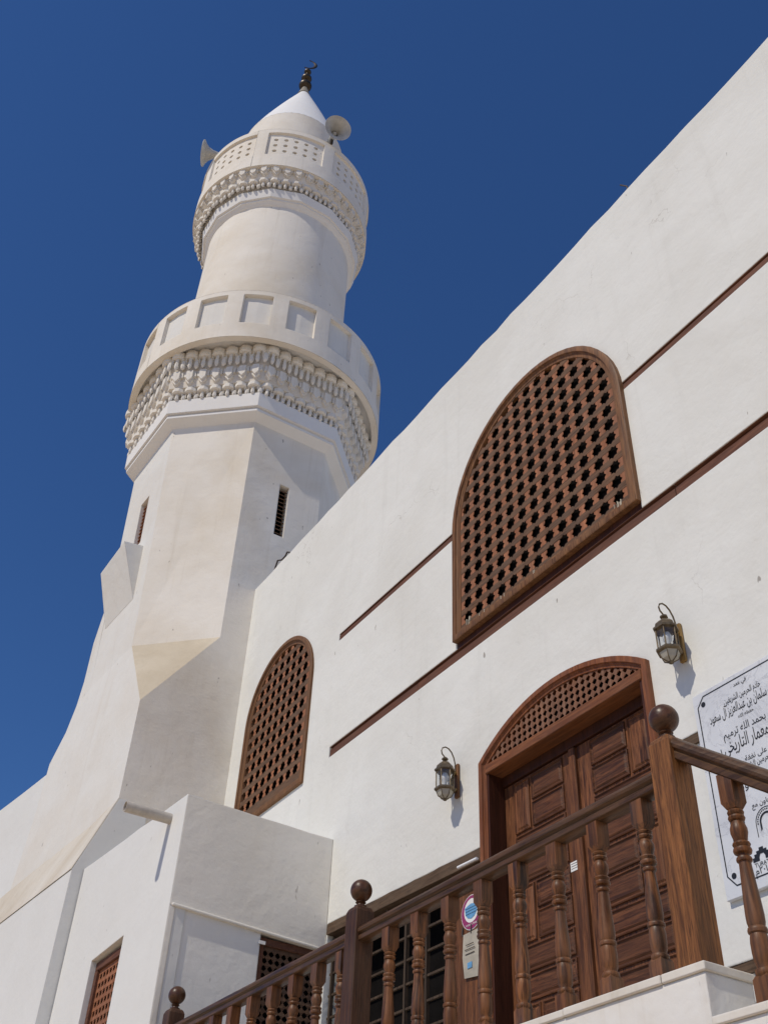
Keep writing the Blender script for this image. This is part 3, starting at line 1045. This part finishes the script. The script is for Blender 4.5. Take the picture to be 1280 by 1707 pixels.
# horn loudspeakers on the upper balcony
def horn(a, z, r, yaw, pitch, label):
    base = Vector((C3[0] + r * math.cos(R_(a)), C3[1] + r * math.sin(R_(a)), z))
    t = thing('horn_loudspeaker', label, 'loudspeaker', base, 'horn loudspeakers on the tower balcony')
    d = Vector((math.cos(R_(yaw)) * math.cos(R_(pitch)), math.sin(R_(yaw)) * math.cos(R_(pitch)), math.sin(R_(pitch))))
    q = d.to_track_quat('Z', 'Y').to_matrix().to_4x4()
    mw = Matrix.Translation(base + Vector((0, 0, 0.26))) @ q
    prof = [(0.055, -0.12), (0.06, 0.0), (0.075, 0.12), (0.105, 0.24), (0.16, 0.34), (0.235, 0.41), (0.298, 0.445), (0.31, 0.45), (0.308, 0.462), (0.29, 0.455),
            (0.225, 0.42), (0.15, 0.35), (0.095, 0.25), (0.06, 0.12), (0.045, 0.0)]
    MB().lathe(prof, 36, cap0=True, cap1=True).build('bell', m_horn, t, smooth=40, mw=mw)
    MB().lathe([(0.02, 0.05), (0.05, 0.06), (0.06, 0.2), (0.03, 0.24)], 20).build('throat', m_horn, t, smooth=40, mw=mw)
    MB().lathe([(0.06, -0.26), (0.082, -0.25), (0.082, -0.11), (0.06, -0.10)], 24).build('driver', m_horn, t, smooth=40, mw=mw)
    MB().box(-0.03, 0.03, -0.03, 0.03, -0.24, -0.02).build('bracket', m_bronze, t, mw=Matrix.Translation(base + Vector((0, 0, 0.25))))


horn(-84, 23.45, 1.80, -116, 4, 'grey horn loudspeaker pointing left on the tower balcony')
horn(4, 23.62, 1.9, -8, -24, 'grey horn loudspeaker pointing right on the tower balcony')

# ------------------------------------------------------------------ wall west of the tower
mb = MB()
p0, p1 = Vector((-15.60, -1.36, 0)), Vector((-21.5, -2.02, 0))
rr = []
for i in range(13):
    p = p0.lerp(p1, i / 12)
    zt = 9.17 + random.uniform(-0.008, 0.008)
    rr.append([(p.x, p.y, 0), (p.x, p.y, zt), (p.x + 0.05, p.y + 0.5, zt), (p.x + 0.05, p.y + 0.5, 0)])
mb.rings(rr)
tag(mb.build('boundary_wall', m_newpl), 'plain white wall running left from the foot of the tower', 'wall')

# ------------------------------------------------------------------ buttress with sloping ledge
but = thing('buttress', 'white buttress with a dirty sloping ledge at the foot of the tower', 'buttress', (-14.5, -1.6, 0))
def but_sec(x):
    t = (-12.118 - x) / 2.94
    zl = 6.256 + 0.175 * t
    zt = 7.235 - 0.01 * t
    return zl, zt
xs = [-12.118, -13.0, -14.0, -15.06, -16.2, -17.5, -19.0]
mb = MB()
mb.rings([[(x, -1.775, 0), (x, -1.763, but_sec(x)[0]), (x, -1.385 - 0.049 * max(0, -13.12 - x) + 0.004, but_sec(x)[1]), (x, -1.0, but_sec(x)[1]), (x, -1.0, 0)] for x in xs])
mb.build('buttress_body', m_newpl, but)
mb = MB()
mb.rings([[(x, -1.768 , but_sec(x)[0] - 0.004), (x, -1.768, but_sec(x)[0] + 0.012), (x, -1.396 - 0.049 * max(0, -13.12 - x), but_sec(x)[1] + 0.012), (x, -1.37 - 0.049 * max(0, -13.12 - x), but_sec(x)[1] + 0.004)] for x in [-12.122] + xs[1:]])
mb.build('sloping_ledge', m_ledge, but)

# ------------------------------------------------------------------ annex block
anx = thing('annex_block', 'low white annex block with a drain pipe and a small lattice window', 'building', (-10.6, -0.8, 0))
XA = -9.12
YA = -1.625
# front wall with window opening
tl = jitter_line((-12.10, 6.285), (XA, 6.078), 0.4, 0.012, (0, 1))
front = [(-12.10, 0.0)] + tl + [(XA, 6.078), (XA, 0.0)]
wh = [[(-11.075, 3.6), (-11.075, 5.0), (-10.225, 5.03), (-10.225, 3.6)]]
mb = MB()
pierced(front, wh, lambda u, v: (u, YA, v), lambda u, v: (u, YA + 0.16, v), mb)
mb.build('front_wall', m_newpl, anx)
# top
mb = MB().add([(-12.10, YA + 0.01, 6.27), (XA - 0.01, YA + 0.01, 6.066), (XA - 0.01, -0.003, 6.036), (-12.10, -0.003, 6.2)], [(0, 1, 2, 3)])
mb.build('annex_roof', m_annex, anx)
# east wall: upper part proud of the whitewashed panel below
up = [(YA + 0.003, 5.012)] + [(YA + 0.003, 6.076)] + jitter_line((YA + 0.003, 6.076), (-0.003, 6.046), 0.25, 0.008, (0, 1))[1:] + [(-0.003, 6.046), (-0.003, 4.935), (-0.68, 4.962)]
n = len(up)
mb = MB().add([(XA + 0.004, y, z) for y, z in up] + [(XA - 0.2, y, z) for y, z in up], [tuple(range(n))] + [(i, (i + 1) % n, (i + 1) % n + n, i + n) for i in range(n)])
mb.build('upper_side_wall', m_annex, anx)
mb = MB().rings([[(XA - 0.05, YA + 0.02, 5.004), (XA + 0.022, YA + 0.02, 5.004), (XA + 0.022, YA + 0.02, 5.03), (XA - 0.05, YA + 0.02, 5.034)],
                 [(XA - 0.05, -0.01, 4.926), (XA + 0.022, -0.01, 4.926), (XA + 0.022, -0.01, 4.952), (XA - 0.05, -0.01, 4.956)]])
mb.build('side_ledge', m_annex, anx, bevel=0.006)
MB().box(XA - 0.2, XA - 0.012, YA + 0.06, -0.685, 0.0, 5.0).build('lower_side_wall', m_panel, anx)
MB().box(XA - 0.2, XA + 0.004, YA + 0.0035, YA + 0.058, 0.0, 5.002).build('corner_strip', m_annex, anx)
MB().box(XA - 0.2, XA - 0.014, -0.684, -0.004, 0.0, 4.13).build('sill_wall', m_newpl, anx)
# side lattice window
def side_map(v):     # local (x, y, z) -> plane x = const, looking along -x
    return (XA - 0.055 - v.y, v.x, v.z)
sl = bpy.data.objects.new('side_lattice_window', None)
place(sl, anx, Matrix.Translation((XA, -0.36, 4.14)))
fl = [(-0.68, 4.135), (-0.68, 4.958), (-0.012, 4.93), (-0.012, 4.135)]
star_lattice(sl, [-0.60 + 0.066 * k for k in range(9)], [4.215 + 0.066 * k for k in range(10)], (-0.66, -0.02), (4.15, 4.92), 0.0185,
             [(-0.66, 4.15), (-0.66, 4.9), (-0.03, 4.9), (-0.03, 4.15)], 0.0, 0.006, m_slat_h, m_slat_h, swap=side_map, notch=0.6)
for a, b2, c, d in ((-0.68, -0.012, 4.87, 4.955), (-0.68, -0.012, 4.135, 4.19), (-0.681, -0.63, 4.19, 4.869), (-0.06, -0.011, 4.19, 4.869)):
    MB().box(XA - 0.10, XA - 0.03, a, b2, c, d - (0.02 if d > 4.9 else 0)).build('window_frame', m_beam, sl, bevel=0.004)
MB().box(XA - 0.19, XA - 0.17, -0.68, -0.01, 4.13, 4.95).build('backing', m_inside, sl)
# front lattice window
fw = bpy.data.objects.new('front_lattice_window', None)
place(fw, anx, Matrix.Translation((-10.65, YA, 3.6)))
MB().box(-11.07, -10.23, YA + 0.055, YA + 0.145, 4.90, 4.985).build('window_frame', m_beam, fw, bevel=0.005)
MB().box(-11.07, -11.0, YA + 0.055, YA + 0.145, 3.6, 4.90).build('window_frame', m_beam, fw, bevel=0.005)
MB().box(-10.29, -10.23, YA + 0.055, YA + 0.145, 3.6, 4.90).build('window_frame', m_beam, fw, bevel=0.005)
star_lattice(fw, [-10.945 + 0.0885 * k for k in range(8)], [3.68 + 0.0885 * k for k in range(14)], (-11.0, -10.29), (3.6, 4.91), 0.0245,
             [(-11.0, 3.6), (-11.0, 4.905), (-10.285, 4.905), (-10.285, 3.6)], YA + 0.085, 0.008, m_slat_v, m_slat_v)
MB().box(-11.07, -10.23, YA + 0.15, YA + 0.155, 3.6, 5.0).build('backing', m_inside, fw)
# drain pipe
pp = MB()
n = 20
c0, L0 = Vector((-9.492, -1.60, 5.955)), 0.50
prof = [(0.053, 0.0), (0.054, L0), (0.045, L0), (0.045, 0.02)]
pp.rings([[c0 + Vector((r * math.cos(2 * math.pi * k / n), -h, r * math.sin(2 * math.pi * k / n) + 0.0)) for k in range(n)] for r, h in prof], cap0=True, cap1=True)
pp.build('drain_pipe', m_pipe, anx, smooth=40)

# ------------------------------------------------------------------ landing and stairs
lan = thing('entrance_landing', 'white plastered landing with a pale stone coping below the door', 'landing', (-6, -1.0, 0))
XE = -3.02
MB().box(XA + 0.01, XE, YA, -1.36, 0.0, 2.985).build('landing_wall', m_landing, lan)
MB().box(XA + 0.01, XE - 0.003, -1.359, -0.004, 0.0, 2.88).build('landing_core', m_landing, lan)
MB().box(XA + 0.01, XE - 0.004, -1.358, -0.005, 2.884, 2.92).build('landing_floor', m_cap, lan)
x = XE + 0.010
k = 0
while x > XA + 0.1:
    w = 0.62 if k else 0.245
    x2 = max(x - w, XA + 0.012)
    MB().box(x2 + 0.003, x, YA - 0.012 - 0.004 * random.random(), -1.345, 2.9865, 3.022 + random.uniform(-0.002, 0.002)).build('coping_slab', m_cap, lan, bevel=0.004)
    x = x2
    k += 1
# stairs going down to the right
sta = thing('staircase', 'pale stone stairs descending to the right of the landing', 'stairs', (-1.0, -1.0, 0))
RUN, RISE = 0.28, 0.21
for k in range(1, 14):
    xa = XE + 0.002 + RUN * (k - 1)
    zt = 3.022 - RISE * k
    if zt < 0.1:
        break
    MB().box(xa, xa + RUN, YA + 0.0, -1.36, 0.0, zt - 0.036).build('stair_kerb', m_landing, sta)
    MB().box(xa + 0.002, xa + RUN + 0.012, YA - 0.014, -1.345, zt - 0.0345, zt).build('kerb_slab', m_cap, sta, bevel=0.004)
    MB().box(xa, xa + RUN, -1.344, -0.004, 0.0, zt - 0.10).build('step', m_cap, sta, bevel=0.006)

# ------------------------------------------------------------------ balustrade
def square_ring(h, z):
    return [(-h, -h, z), (h, -h, z), (h, h, z), (-h, h, z)]


def baluster_mesh(H, mat):
    b = MB()
    hb = 0.038
    top0 = H * (1 - 0.155)
    b.rings([square_ring(hb * 0.62, top0 - 0.012), square_ring(hb, top0 + 0.018), square_ring(hb, H)])
    b.rings([square_ring(hb, 0), square_ring(hb, H * 0.115), square_ring(hb * 0.65, H * 0.115 + 0.022)])
    prof = []
    F = lambda t, r: prof.append((r * hb, H * (1 - t)))
    for t, r in ((0.900, .62), (0.880, .74), (0.868, 1.02), (0.858, 1.06), (0.848, 1.0), (0.843, .8), (0.835, .78), (0.82, .92), (0.78, 1.0), (0.74, 1.0), (0.715, .92),
                 (0.706, .86), (0.702, 1.02), (0.692, 1.06), (0.683, 1.0), (0.678, .86), (0.66, .97), (0.63, .99), (0.57, .92), (0.50, .80), (0.43, .69), (0.405, .66),
                 (0.402, .84), (0.394, .88), (0.386, .82), (0.383, .66), (0.372, .64), (0.366, .96), (0.355, 1.04), (0.346, .98), (0.343, .84), (0.336, .9), (0.328, 1.0), (0.320, .92),
                 (0.315, .70), (0.30, .80), (0.275, .96), (0.255, .95), (0.235, .78), (0.222, .66), (0.218, .86), (0.208, .96), (0.199, .88), (0.196, .72), (0.19, .88), (0.181, .94), (0.173, .84), (0.168, .62), (0.15, .6)):
        F(t, r)
    b.lathe(prof, 20)
    me = b.mesh('baluster', smooth=38)
    me.materials.append(mat)
    return me


def newel_parts(root, x, y, z0, zt, h, mat, ball_r, zball, pair=None):
    n = bpy.data.objects.new('newel_post', None)
    b = MB()
    b.rings([square_ring(h, 0), square_ring(h, zt - z0 - 0.035), square_ring(h * 0.86, zt - z0 - 0.012), square_ring(h * 0.72, zt - z0)])
    post = b.build('newel_post', mat, root, bevel=0.006, mw=Matrix.Translation((x, y, z0)))
    hb = zball - z0
    nk = zt - z0
    pr = [(h * 0.62, nk - 0.004), (h * 0.62, nk + 0.010), (h * 0.40, nk + 0.018), (h * 0.36, nk + 0.026), (h * 0.52, nk + 0.034), (h * 0.42, nk + 0.042)]
    MB().lathe(pr + [(0.02, nk + 0.06)], 24).build('neck', m_ball, post, smooth=40, mw=Matrix.Translation((x, y, z0)))
    MB().lathe(ball_prof(ball_r, hb, 1.0, 18), 32).build('ball', m_ball, post, smooth=60, mw=Matrix.Translation((x, y, z0)))
    return post


def rail_section(sl=0.0):
    # (y, z) outline of the moulded handrail, underside at z=0
    return [(-0.036, 0.0), (-0.044, 0.006), (-0.044, 0.030), (-0.036, 0.038), (-0.040, 0.046), (-0.052, 0.052), (-0.056, 0.066), (-0.048, 0.084), (-0.028, 0.094), (0.0, 0.097),
            (0.028, 0.094), (0.048, 0.084), (0.056, 0.066), (0.052, 0.052), (0.040, 0.046), (0.036, 0.038), (0.044, 0.030), (0.044, 0.006), (0.036, 0.0)]


YR = -1.52
bal_root = thing('landing_balustrade', 'dark turned wood balustrade along the landing in front of the door', 'balustrade', (-6, YR, 3.02))
ZC = 3.022
bm_ = baluster_mesh(3.852 - ZC, m_bal)
newel_parts(bal_root, -3.133, YR, ZC, 4.085, 0.068, m_newel, 0.072, 4.198)
newel_parts(bal_root, -5.915, YR, ZC, 4.085, 0.068, m_newel2, 0.072, 4.198)
newel_parts(bal_root, -8.86, YR, ZC, 4.085, 0.068, m_newel2, 0.072, 4.198)
for xa, xb in ((-5.846, -3.202), (-8.791, -5.984)):
    n = 14
    MB().rings([[(xa + (xb - xa) * i / n, YR + y, 3.853 + z + random.uniform(-.0008, .0008)) for y, z in rail_section()] for i in range(n + 1)]).build('handrail', m_rail, bal_root, smooth=40)
for k in range(8):
    inst('baluster', bm_, bal_root, Matrix.Translation((-3.352 - 0.3125 * k, YR, ZC)) @ Matrix.Rotation(random.uniform(-.02, .02), 4, 'Z'))
for k in range(8):
    inst('baluster', bm_, bal_root, Matrix.Translation((-6.10 - 0.316 * k, YR, ZC)) @ Matrix.Rotation(random.uniform(-.02, .02), 4, 'Z'))

st_root = thing('stair_balustrade', 'sloping wood balustrade going down the stairs in front of the marble plaque', 'balustrade', (-2.4, YR, 2.8))
sec = rail_section()
SL = -0.75
x0 = -3.064
MB().rings([[(x0 + d, YR + y, 3.945 + z * 1.22 + SL * d) for y, z in sec] for d in (0, 0.6, 1.2, 1.8, 2.4, 3.0)]).build('handrail', m_rail, st_root, smooth=40)
k = 0
while True:
    xc = -2.815 + RUN * k
    zb = 3.022 - RISE * (k + 1)
    if zb < 0.9:
        break
    zt = 3.945 + SL * (xc - x0) + 0.02
    if k == 0:
        bst = baluster_mesh(zt - zb, m_bal)
    inst('baluster', bst, st_root, Matrix.Translation((xc, YR, zb)))
    k += 1

# ------------------------------------------------------------------ wall lanterns
def lantern(x, label, dz=0.0, platemat=None):
    y = -0.145
    t = thing('wall_lantern', label, 'lantern', (x, 0, 5.62 + dz), 'brass lanterns beside the door')
    Z = lambda z: z + dz
    MB().box(x - 0.027, x + 0.027, -0.030, -0.002, Z(5.65), Z(5.965)).build('back_plate', platemat, t, bevel=0.006)
    body = MB()
    body.tube([(x, -0.03, Z(5.72)), (x, -0.055, Z(5.70)), (x, -0.075, Z(5.73)), (x, -0.07, Z(5.80)), (x, -0.05, Z(5.86)), (x, -0.03, Z(5.88))], [0.02, 0.022, 0.018, 0.016, 0.016, 0.018], 8)
    body.build('bracket_scroll', m_brass, t, smooth=50)
    hook = [(x, -0.03, Z(5.90)), (x, -0.035, Z(5.96)), (x, -0.05, Z(6.02)), (x, -0.075, Z(6.066)), (x, -0.105, Z(6.092)), (x, -0.14, Z(6.098)), (x, -0.17, Z(6.08)),
            (x, -0.183, Z(6.05)), (x, -0.175, Z(6.02)), (x, -0.155, Z(6.004)), (x, y, Z(5.99))]
    MB().tube(hook, 0.0062, 8).build('gooseneck', m_lant, t, smooth=60)
    n = 6
    c = (x, y, 0)
    MB().lathe([(0.008, Z(6.0)), (0.028, Z(5.985)), (0.03, Z(5.972)), (0.012, Z(5.962)), (0.018, Z(5.95)), (0.045, Z(5.94)), (0.07, Z(5.915)), (0.078, Z(5.885)), (0.092, Z(5.878)), (0.092, Z(5.862)), (0.06, Z(5.855))], n, c).build('roof_cap', m_lant, t)
    MB().lathe([(0.058, Z(5.705)), (0.092, Z(5.70)), (0.094, Z(5.682)), (0.08, Z(5.672))], n, c).build('lower_rim', m_lant, t)
    for i in range(n):
        a = 2 * math.pi * i / n
        p0 = Vector((x + 0.076 * math.cos(a), y + 0.076 * math.sin(a), Z(5.70)))
        p1 = Vector((x + 0.076 * math.cos(a), y + 0.076 * math.sin(a), Z(5.86)))
        MB().tube([p0, p1], 0.0055, 6).build('corner_bar', m_lant, t)
        b_ = 2 * math.pi * (i + 1) / n
        q0 = Vector((x + 0.072 * math.cos(b_), y + 0.072 * math.sin(b_), Z(5.705)))
        s0 = Vector((x + 0.072 * math.cos(a), y + 0.072 * math.sin(a), Z(5.705)))
        MB().add([s0, q0, q0 + Vector((0, 0, 0.152)), s0 + Vector((0, 0, 0.152))], [(0, 1, 2, 3)]).build('glass_pane', m_glass, t)
        g0, g1 = Vector((x + 0.076 * math.cos(a), y + 0.076 * math.sin(a), Z(5.673))), Vector((x + 0.016 * math.cos(a), y + 0.016 * math.sin(a), Z(5.602)))
        gm = Vector((x + 0.058 * math.cos(a), y + 0.058 * math.sin(a), Z(5.628)))
        MB().tube([g0, gm, g1], 0.004, 6).build('bottom_rib', m_lant, t)
    MB().lathe([(0.075, Z(5.672)), (0.056, Z(5.628)), (0.016, Z(5.604))], n, c, cap0=False).build('bottom_glass', simple('frosted_glass', (0.45, 0.42, 0.35), 0.25, 0, 0.1, 8, 0), t)
    MB().lathe([(0.004, Z(5.586)), (0.016, Z(5.592)), (0.02, Z(5.604)), (0.01, Z(5.61))], 10, c).build('bottom_knob', m_lant, t)
    MB().lathe([(0.014, Z(5.70)), (0.016, Z(5.755)), (0.03, Z(5.78)), (0.034, Z(5.805)), (0.022, Z(5.84)), (0.004, Z(5.85))], 14, c).build('bulb', m_bulb, t, smooth=50)


m_plate_gold = wood('lantern_plate_gold', (0.22, 0.13, 0.04), (0.40, 0.25, 0.085), 'z', 0.5)
lantern(-4.228, 'brass wall lantern on a yellow plate between the door and the plaque', 0.0, m_plate_gold)
lantern(-6.928, 'brass wall lantern on a dark plate left of the door', 0.015, m_frame)

# ------------------------------------------------------------------ marble plaque with inscription
AR = {'ا': 'FE8D FE8E', 'أ': 'FE83 FE84', 'آ': 'FE81 FE82', 'ب': 'FE8F FE90 FE91 FE92', 'ة': 'FE93 FE94', 'ت': 'FE95 FE96 FE97 FE98', 'ج': 'FE9D FE9E FE9F FEA0',
      'ح': 'FEA1 FEA2 FEA3 FEA4', 'خ': 'FEA5 FEA6 FEA7 FEA8', 'د': 'FEA9 FEAA', 'ر': 'FEAD FEAE', 'ز': 'FEAF FEB0', 'س': 'FEB1 FEB2 FEB3 FEB4', 'ش': 'FEB5 FEB6 FEB7 FEB8',
      'ظ': 'FEC5 FEC6 FEC7 FEC8', 'ع': 'FEC9 FECA FECB FECC', 'ف': 'FED1 FED2 FED3 FED4', 'ق': 'FED5 FED6 FED7 FED8', 'ك': 'FED9 FEDA FEDB FEDC', 'ل': 'FEDD FEDE FEDF FEE0',
      'م': 'FEE1 FEE2 FEE3 FEE4', 'ن': 'FEE5 FEE6 FEE7 FEE8', 'ه': 'FEE9 FEEA FEEB FEEC', 'و': 'FEED FEEE', 'ى': 'FEEF FEF0', 'ي': 'FEF1 FEF2 FEF3 FEF4'}


def shape(txt):
    words = []
    for w in txt.split(' '):
        out = []
        for i, ch in enumerate(w):
            if ch not in AR:
                out.append(ch)
                continue
            forms = [chr(int(c, 16)) for c in AR[ch].split()]
            prev = i > 0 and w[i - 1] in AR and len(AR[w[i - 1]].split()) == 4
            nxt = i < len(w) - 1 and w[i + 1] in AR and len(forms) == 4
            k = (3 if nxt else 1) if prev else (2 if nxt else 0)
            out.append(forms[k])
        words.append(''.join(out[::-1]) if any(c in AR for c in w) else w)
    return ' '.join(words[::-1]) if any(c in AR for c in txt) else txt


plq = thing('marble_plaque', 'grey white marble plaque with black Arabic inscription on the wall', 'plaque', (-3.79, 0, 3.97))
YP = -0.034
MB().box(-4.2, -3.385, YP, -0.002, 3.97, 5.345).build('marble_slab', m_marble, plq, bevel=0.004)
# chamfer-cornered black border
bd = [(-4.165, 4.105), (-4.165, 5.245), (-4.105, 5.312), (-3.48, 5.312), (-3.42, 5.245), (-3.42, 4.105), (-3.48, 4.035), (-4.105, 4.035)]
ring_frame(bd, 0.0075, [(0, YP - 0.0005), (0, YP - 0.002), (1, YP - 0.002), (1, YP - 0.0005)]).build('border_line', m_black, plq)
for x, z in ((-4.112, 5.252), (-3.472, 5.252), (-4.112, 4.098), (-3.472, 4.098)):
    MB().rings([[(x + 0.018 * math.cos(2 * math.pi * i / 12), y, z + 0.018 * math.sin(2 * math.pi * i / 12)) for i in range(12)] for y in (YP - 0.0035, YP - 0.0006)]).build('corner_dot', m_black, plq)


def inscription(txt, xc, z, width, mat=m_black, parent=plq, y=YP, bold=0.0, name='inscription', height=None):
    cu = bpy.data.curves.new(name, 'FONT')
    cu.body = shape(txt)
    cu.align_x = 'CENTER'
    cu.extrude = 0.0
    cu.resolution_u = 3
    cu.offset = bold * 0.1
    tmp = bpy.data.objects.new('tmp_text', cu)
    COL.objects.link(tmp)
    bpy.context.view_layer.update()
    me = bpy.data.meshes.new_from_object(tmp.evaluated_get(bpy.context.evaluated_depsgraph_get()))
    bpy.data.objects.remove(tmp)
    if not me.vertices:
        return
    x0, x1 = min(v.co.x for v in me.vertices), max(v.co.x for v in me.vertices)
    s = width / (x1 - x0)
    sz = s if height is None else height
    for v in me.vertices:
        v.co = Vector((xc + (v.co.x - (x0 + x1) / 2) * s, y - 0.0022, z + v.co.y * sz))
    me.materials.clear()
    me.materials.append(mat)
    me.name = name
    return place(bpy.data.objects.new(name, me), parent)


XC = -3.793
inscription('في عهد', XC, 5.258, 0.108, bold=0.015)
inscription('خادم الحرمين الشريفين', XC, 5.170, 0.30, bold=0.01, height=0.062)
inscription('الملك سلمان بن عبدالعزيز آل سعود', XC, 5.088, 0.58, bold=0.012, height=0.092)
inscription('حفظه الله', XC, 5.034, 0.125, bold=0.015)
inscription('تم بحمد الله ترميم', XC, 4.945, 0.41, bold=0.02, height=0.072)
inscription('مسجد المعمار التاريخي بجدة', XC, 4.842, 0.70, bold=0.012, height=0.125)
inscription('على نفقة', XC + 0.01, 4.74, 0.17, bold=0.02)
inscription('خادم الحرمين الشريفين', XC + 0.03, 4.69, 0.33, bold=0.02, height=0.055)
inscription('وير', -3.925, 4.575, 0.085, bold=0.02)
inscription('بالتعاون مع', XC, 4.44, 0.19, bold=0.02)
MB().box(-4.07, -3.962, YP - 0.003, YP - 0.0006, 4.272, 4.436).build('dark_emblem', m_navy, plq)
MB().prism_xz([(-4.05, 4.725), (-3.985, 4.77), (-3.975, 4.755), (-4.02, 4.715)], YP - 0.003, YP - 0.0006).build('blue_emblem', simple('emblem_blue', (0.02, 0.03, 0.16), 0.4, 0, 0.05, 8, 0), plq)
inscription('القرية', -4.01, 4.21, 0.09, bold=0.02)
arc = arch_loop(-3.885, -3.715, 4.255, 4.335, 0.085, 16)
ring_frame(arc, 0.035, [(0, YP - 0.0005), (0, YP - 0.002), (0.12, YP - 0.002), (0.12, YP - 0.0005)], skip_last=True).build('arch_emblem', m_black, plq)
ring_frame(inset(arc, 0.030), 0.012, [(0, YP - 0.0005), (0, YP - 0.002), (1, YP - 0.002), (1, YP - 0.0005)], skip_last=True).build('arch_emblem', m_black, plq)
for i in range(30):
    j = 1 + i % 17
    p = inset(arc, 0.016)[j]
    MB().box(p[0] - 0.004, p[0] + 0.004, YP - 0.002, YP - 0.0006, p[1] - 0.004, p[1] + 0.004).build('emblem_dot', m_black, plq) if i < 17 else None
stp = [(-3.955, 4.125), (-3.955, 4.15), (-3.94, 4.15), (-3.94, 4.168), (-3.922, 4.168), (-3.922, 4.184), (-3.9, 4.184), (-3.9, 4.2), (-3.868, 4.2), (-3.868, 4.184), (-3.846, 4.184), (-3.846, 4.168),
       (-3.828, 4.168), (-3.828, 4.15), (-3.813, 4.15), (-3.813, 4.125), (-3.862, 4.125), (-3.862, 4.145), (-3.872, 4.162), (-3.896, 4.162), (-3.906, 4.145), (-3.906, 4.125)]
lg = MB()
vv = [Vector((x, z, 0)) for x, z in stp]
lg.add([(x, YP - 0.0022, z) for x, z in stp], [tuple(t) for t in tessellate_polygon([vv])])
lg.build('stepped_emblem', m_black, plq)
inscription('TURATH', -3.884, 4.094, 0.13, bold=0.01)
inscription(chr(0xFEE1) + '٢٠١٠', -3.90, 4.052, 0.105, bold=0.015)

# ------------------------------------------------------------------ small things on and near the wall
stk = thing('round_sticker', 'round magenta sticker with a blue face mask left of the door', 'sticker', (-6.84, 0, 4.62))
def disc(x, z, r, y, rx=1.0, n=28):
    return MB().rings([[(x + r * rx * math.cos(2 * math.pi * i / n), yy, z + r * math.sin(2 * math.pi * i / n)) for i in range(n)] for yy in (y - 0.0012, y)])
disc(-6.84, 4.655, 0.138, 0.018).build('sticker_edge', m_paper, stk)
disc(-6.84, 4.655, 0.132, 0.016).build('sticker_disc', m_magenta, stk)
disc(-6.84, 4.668, 0.094, 0.0145).build('sticker_field', m_paper, stk)
mk = [(-6.925, 4.70), (-6.88, 4.715), (-6.84, 4.722), (-6.80, 4.715), (-6.755, 4.70), (-6.765, 4.645), (-6.795, 4.615), (-6.84, 4.602), (-6.885, 4.615), (-6.915, 4.645)]
MB().prism_xz(mk, 0.0115, 0.0128).build('mask_emblem', m_blue, stk)
for zf in (4.69, 4.668, 4.645):
    MB().box(-6.91, -6.77, 0.0105, 0.0113, zf - 0.002, zf + 0.002).build('mask_fold', m_navy, stk)
inscription('WEAR A MASK', -6.84, 4.552, 0.15, m_paper, stk, 0.0145, 0.01, 'sticker_text')

pap = thing('paper_notice', 'cream paper notice hanging below the round sticker', 'notice', (-6.84, 0, 4.16))
MB().add([(-6.945, 0.010, 4.50), (-6.735, 0.010, 4.505), (-6.73, -0.004, 4.30), (-6.735, 0.002, 4.145), (-6.925, 0.002, 4.165), (-6.94, -0.004, 4.32),
          ], [(0, 1, 2, 5), (5, 2, 3, 4)]).build('paper_sheet', m_paper_c, pap)
MB().box(-6.875, -6.815, -0.006, -0.0046, 4.225, 4.268).build('blue_print', m_blue, pap)
for i, wln in enumerate((0.10, 0.13, 0.12)):
    MB().box(-6.84 - wln / 2, -6.84 + wln / 2, -0.0075, -0.006, 4.40 - 0.035 * i, 4.406 - 0.035 * i).build('print_line', m_rust, pap)
for xx in (-6.955, -6.84, -6.745):
    MB().tube([(xx, 0.012, 4.56), (xx, 0.006, 4.49)], 0.005, 6).build('clip', m_black, pap)

lamp_tube = MB().tube([(-6.885, -0.045, 5.030), (-6.62, -0.045, 5.022)], 0.012, 10).build('light_tube', m_tubew, smooth=50)
tag(lamp_tube, 'white tube lamp under the beam just left of the door', 'lamp')

lab = thing('paper_label', 'small white printed label stuck on the middle of the door', 'label', (-5.6, 0.1, 4.70))
MB().box(-5.735, -5.655, YD - 0.0025, YD - 0.0008, 4.675, 4.745).build('label_sheet', m_paper, lab)
for i in range(3):
    MB().box(-5.727, -5.663, YD - 0.0034, YD - 0.0026, 4.728 - 0.018 * i, 4.732 - 0.018 * i).build('print_line', m_rust, lab)

tip = MB().tube([(-11.65, 0.05, 10.98), (-11.614, 0.05, 11.147), (-11.561, 0.05, 11.245), (-11.41, 0.05, 11.160), (-11.30, 0.05, 11.165), (-11.252, 0.05, 11.205), (-11.164, 0.05, 11.142), (-11.15, 0.06, 11.0)], 0.013, 6).build('bent_wire', m_rust)
tag(tip, 'bent dark wire on the wall top beside the tower', 'wire')
tip = MB().tube([(-3.955, 0.05, 11.0), (-3.965, 0.05, 11.285), (-4.044, 0.05, 11.412)], 0.009, 6).build('bent_rod', m_rust)
tag(tip, 'thin dark rod sticking up from the wall top against the sky', 'rod')
tag(MB().box(XA + 0.002, XA + 0.012, -0.705, -0.64, 4.86, 4.89).build('white_tag', m_paper), 'tiny white tag at the corner of the annex side window', 'tag')

# the sticker and the notice hang half behind a baluster
for t_ in (stk, pap):
    t_.location.x += 0.05
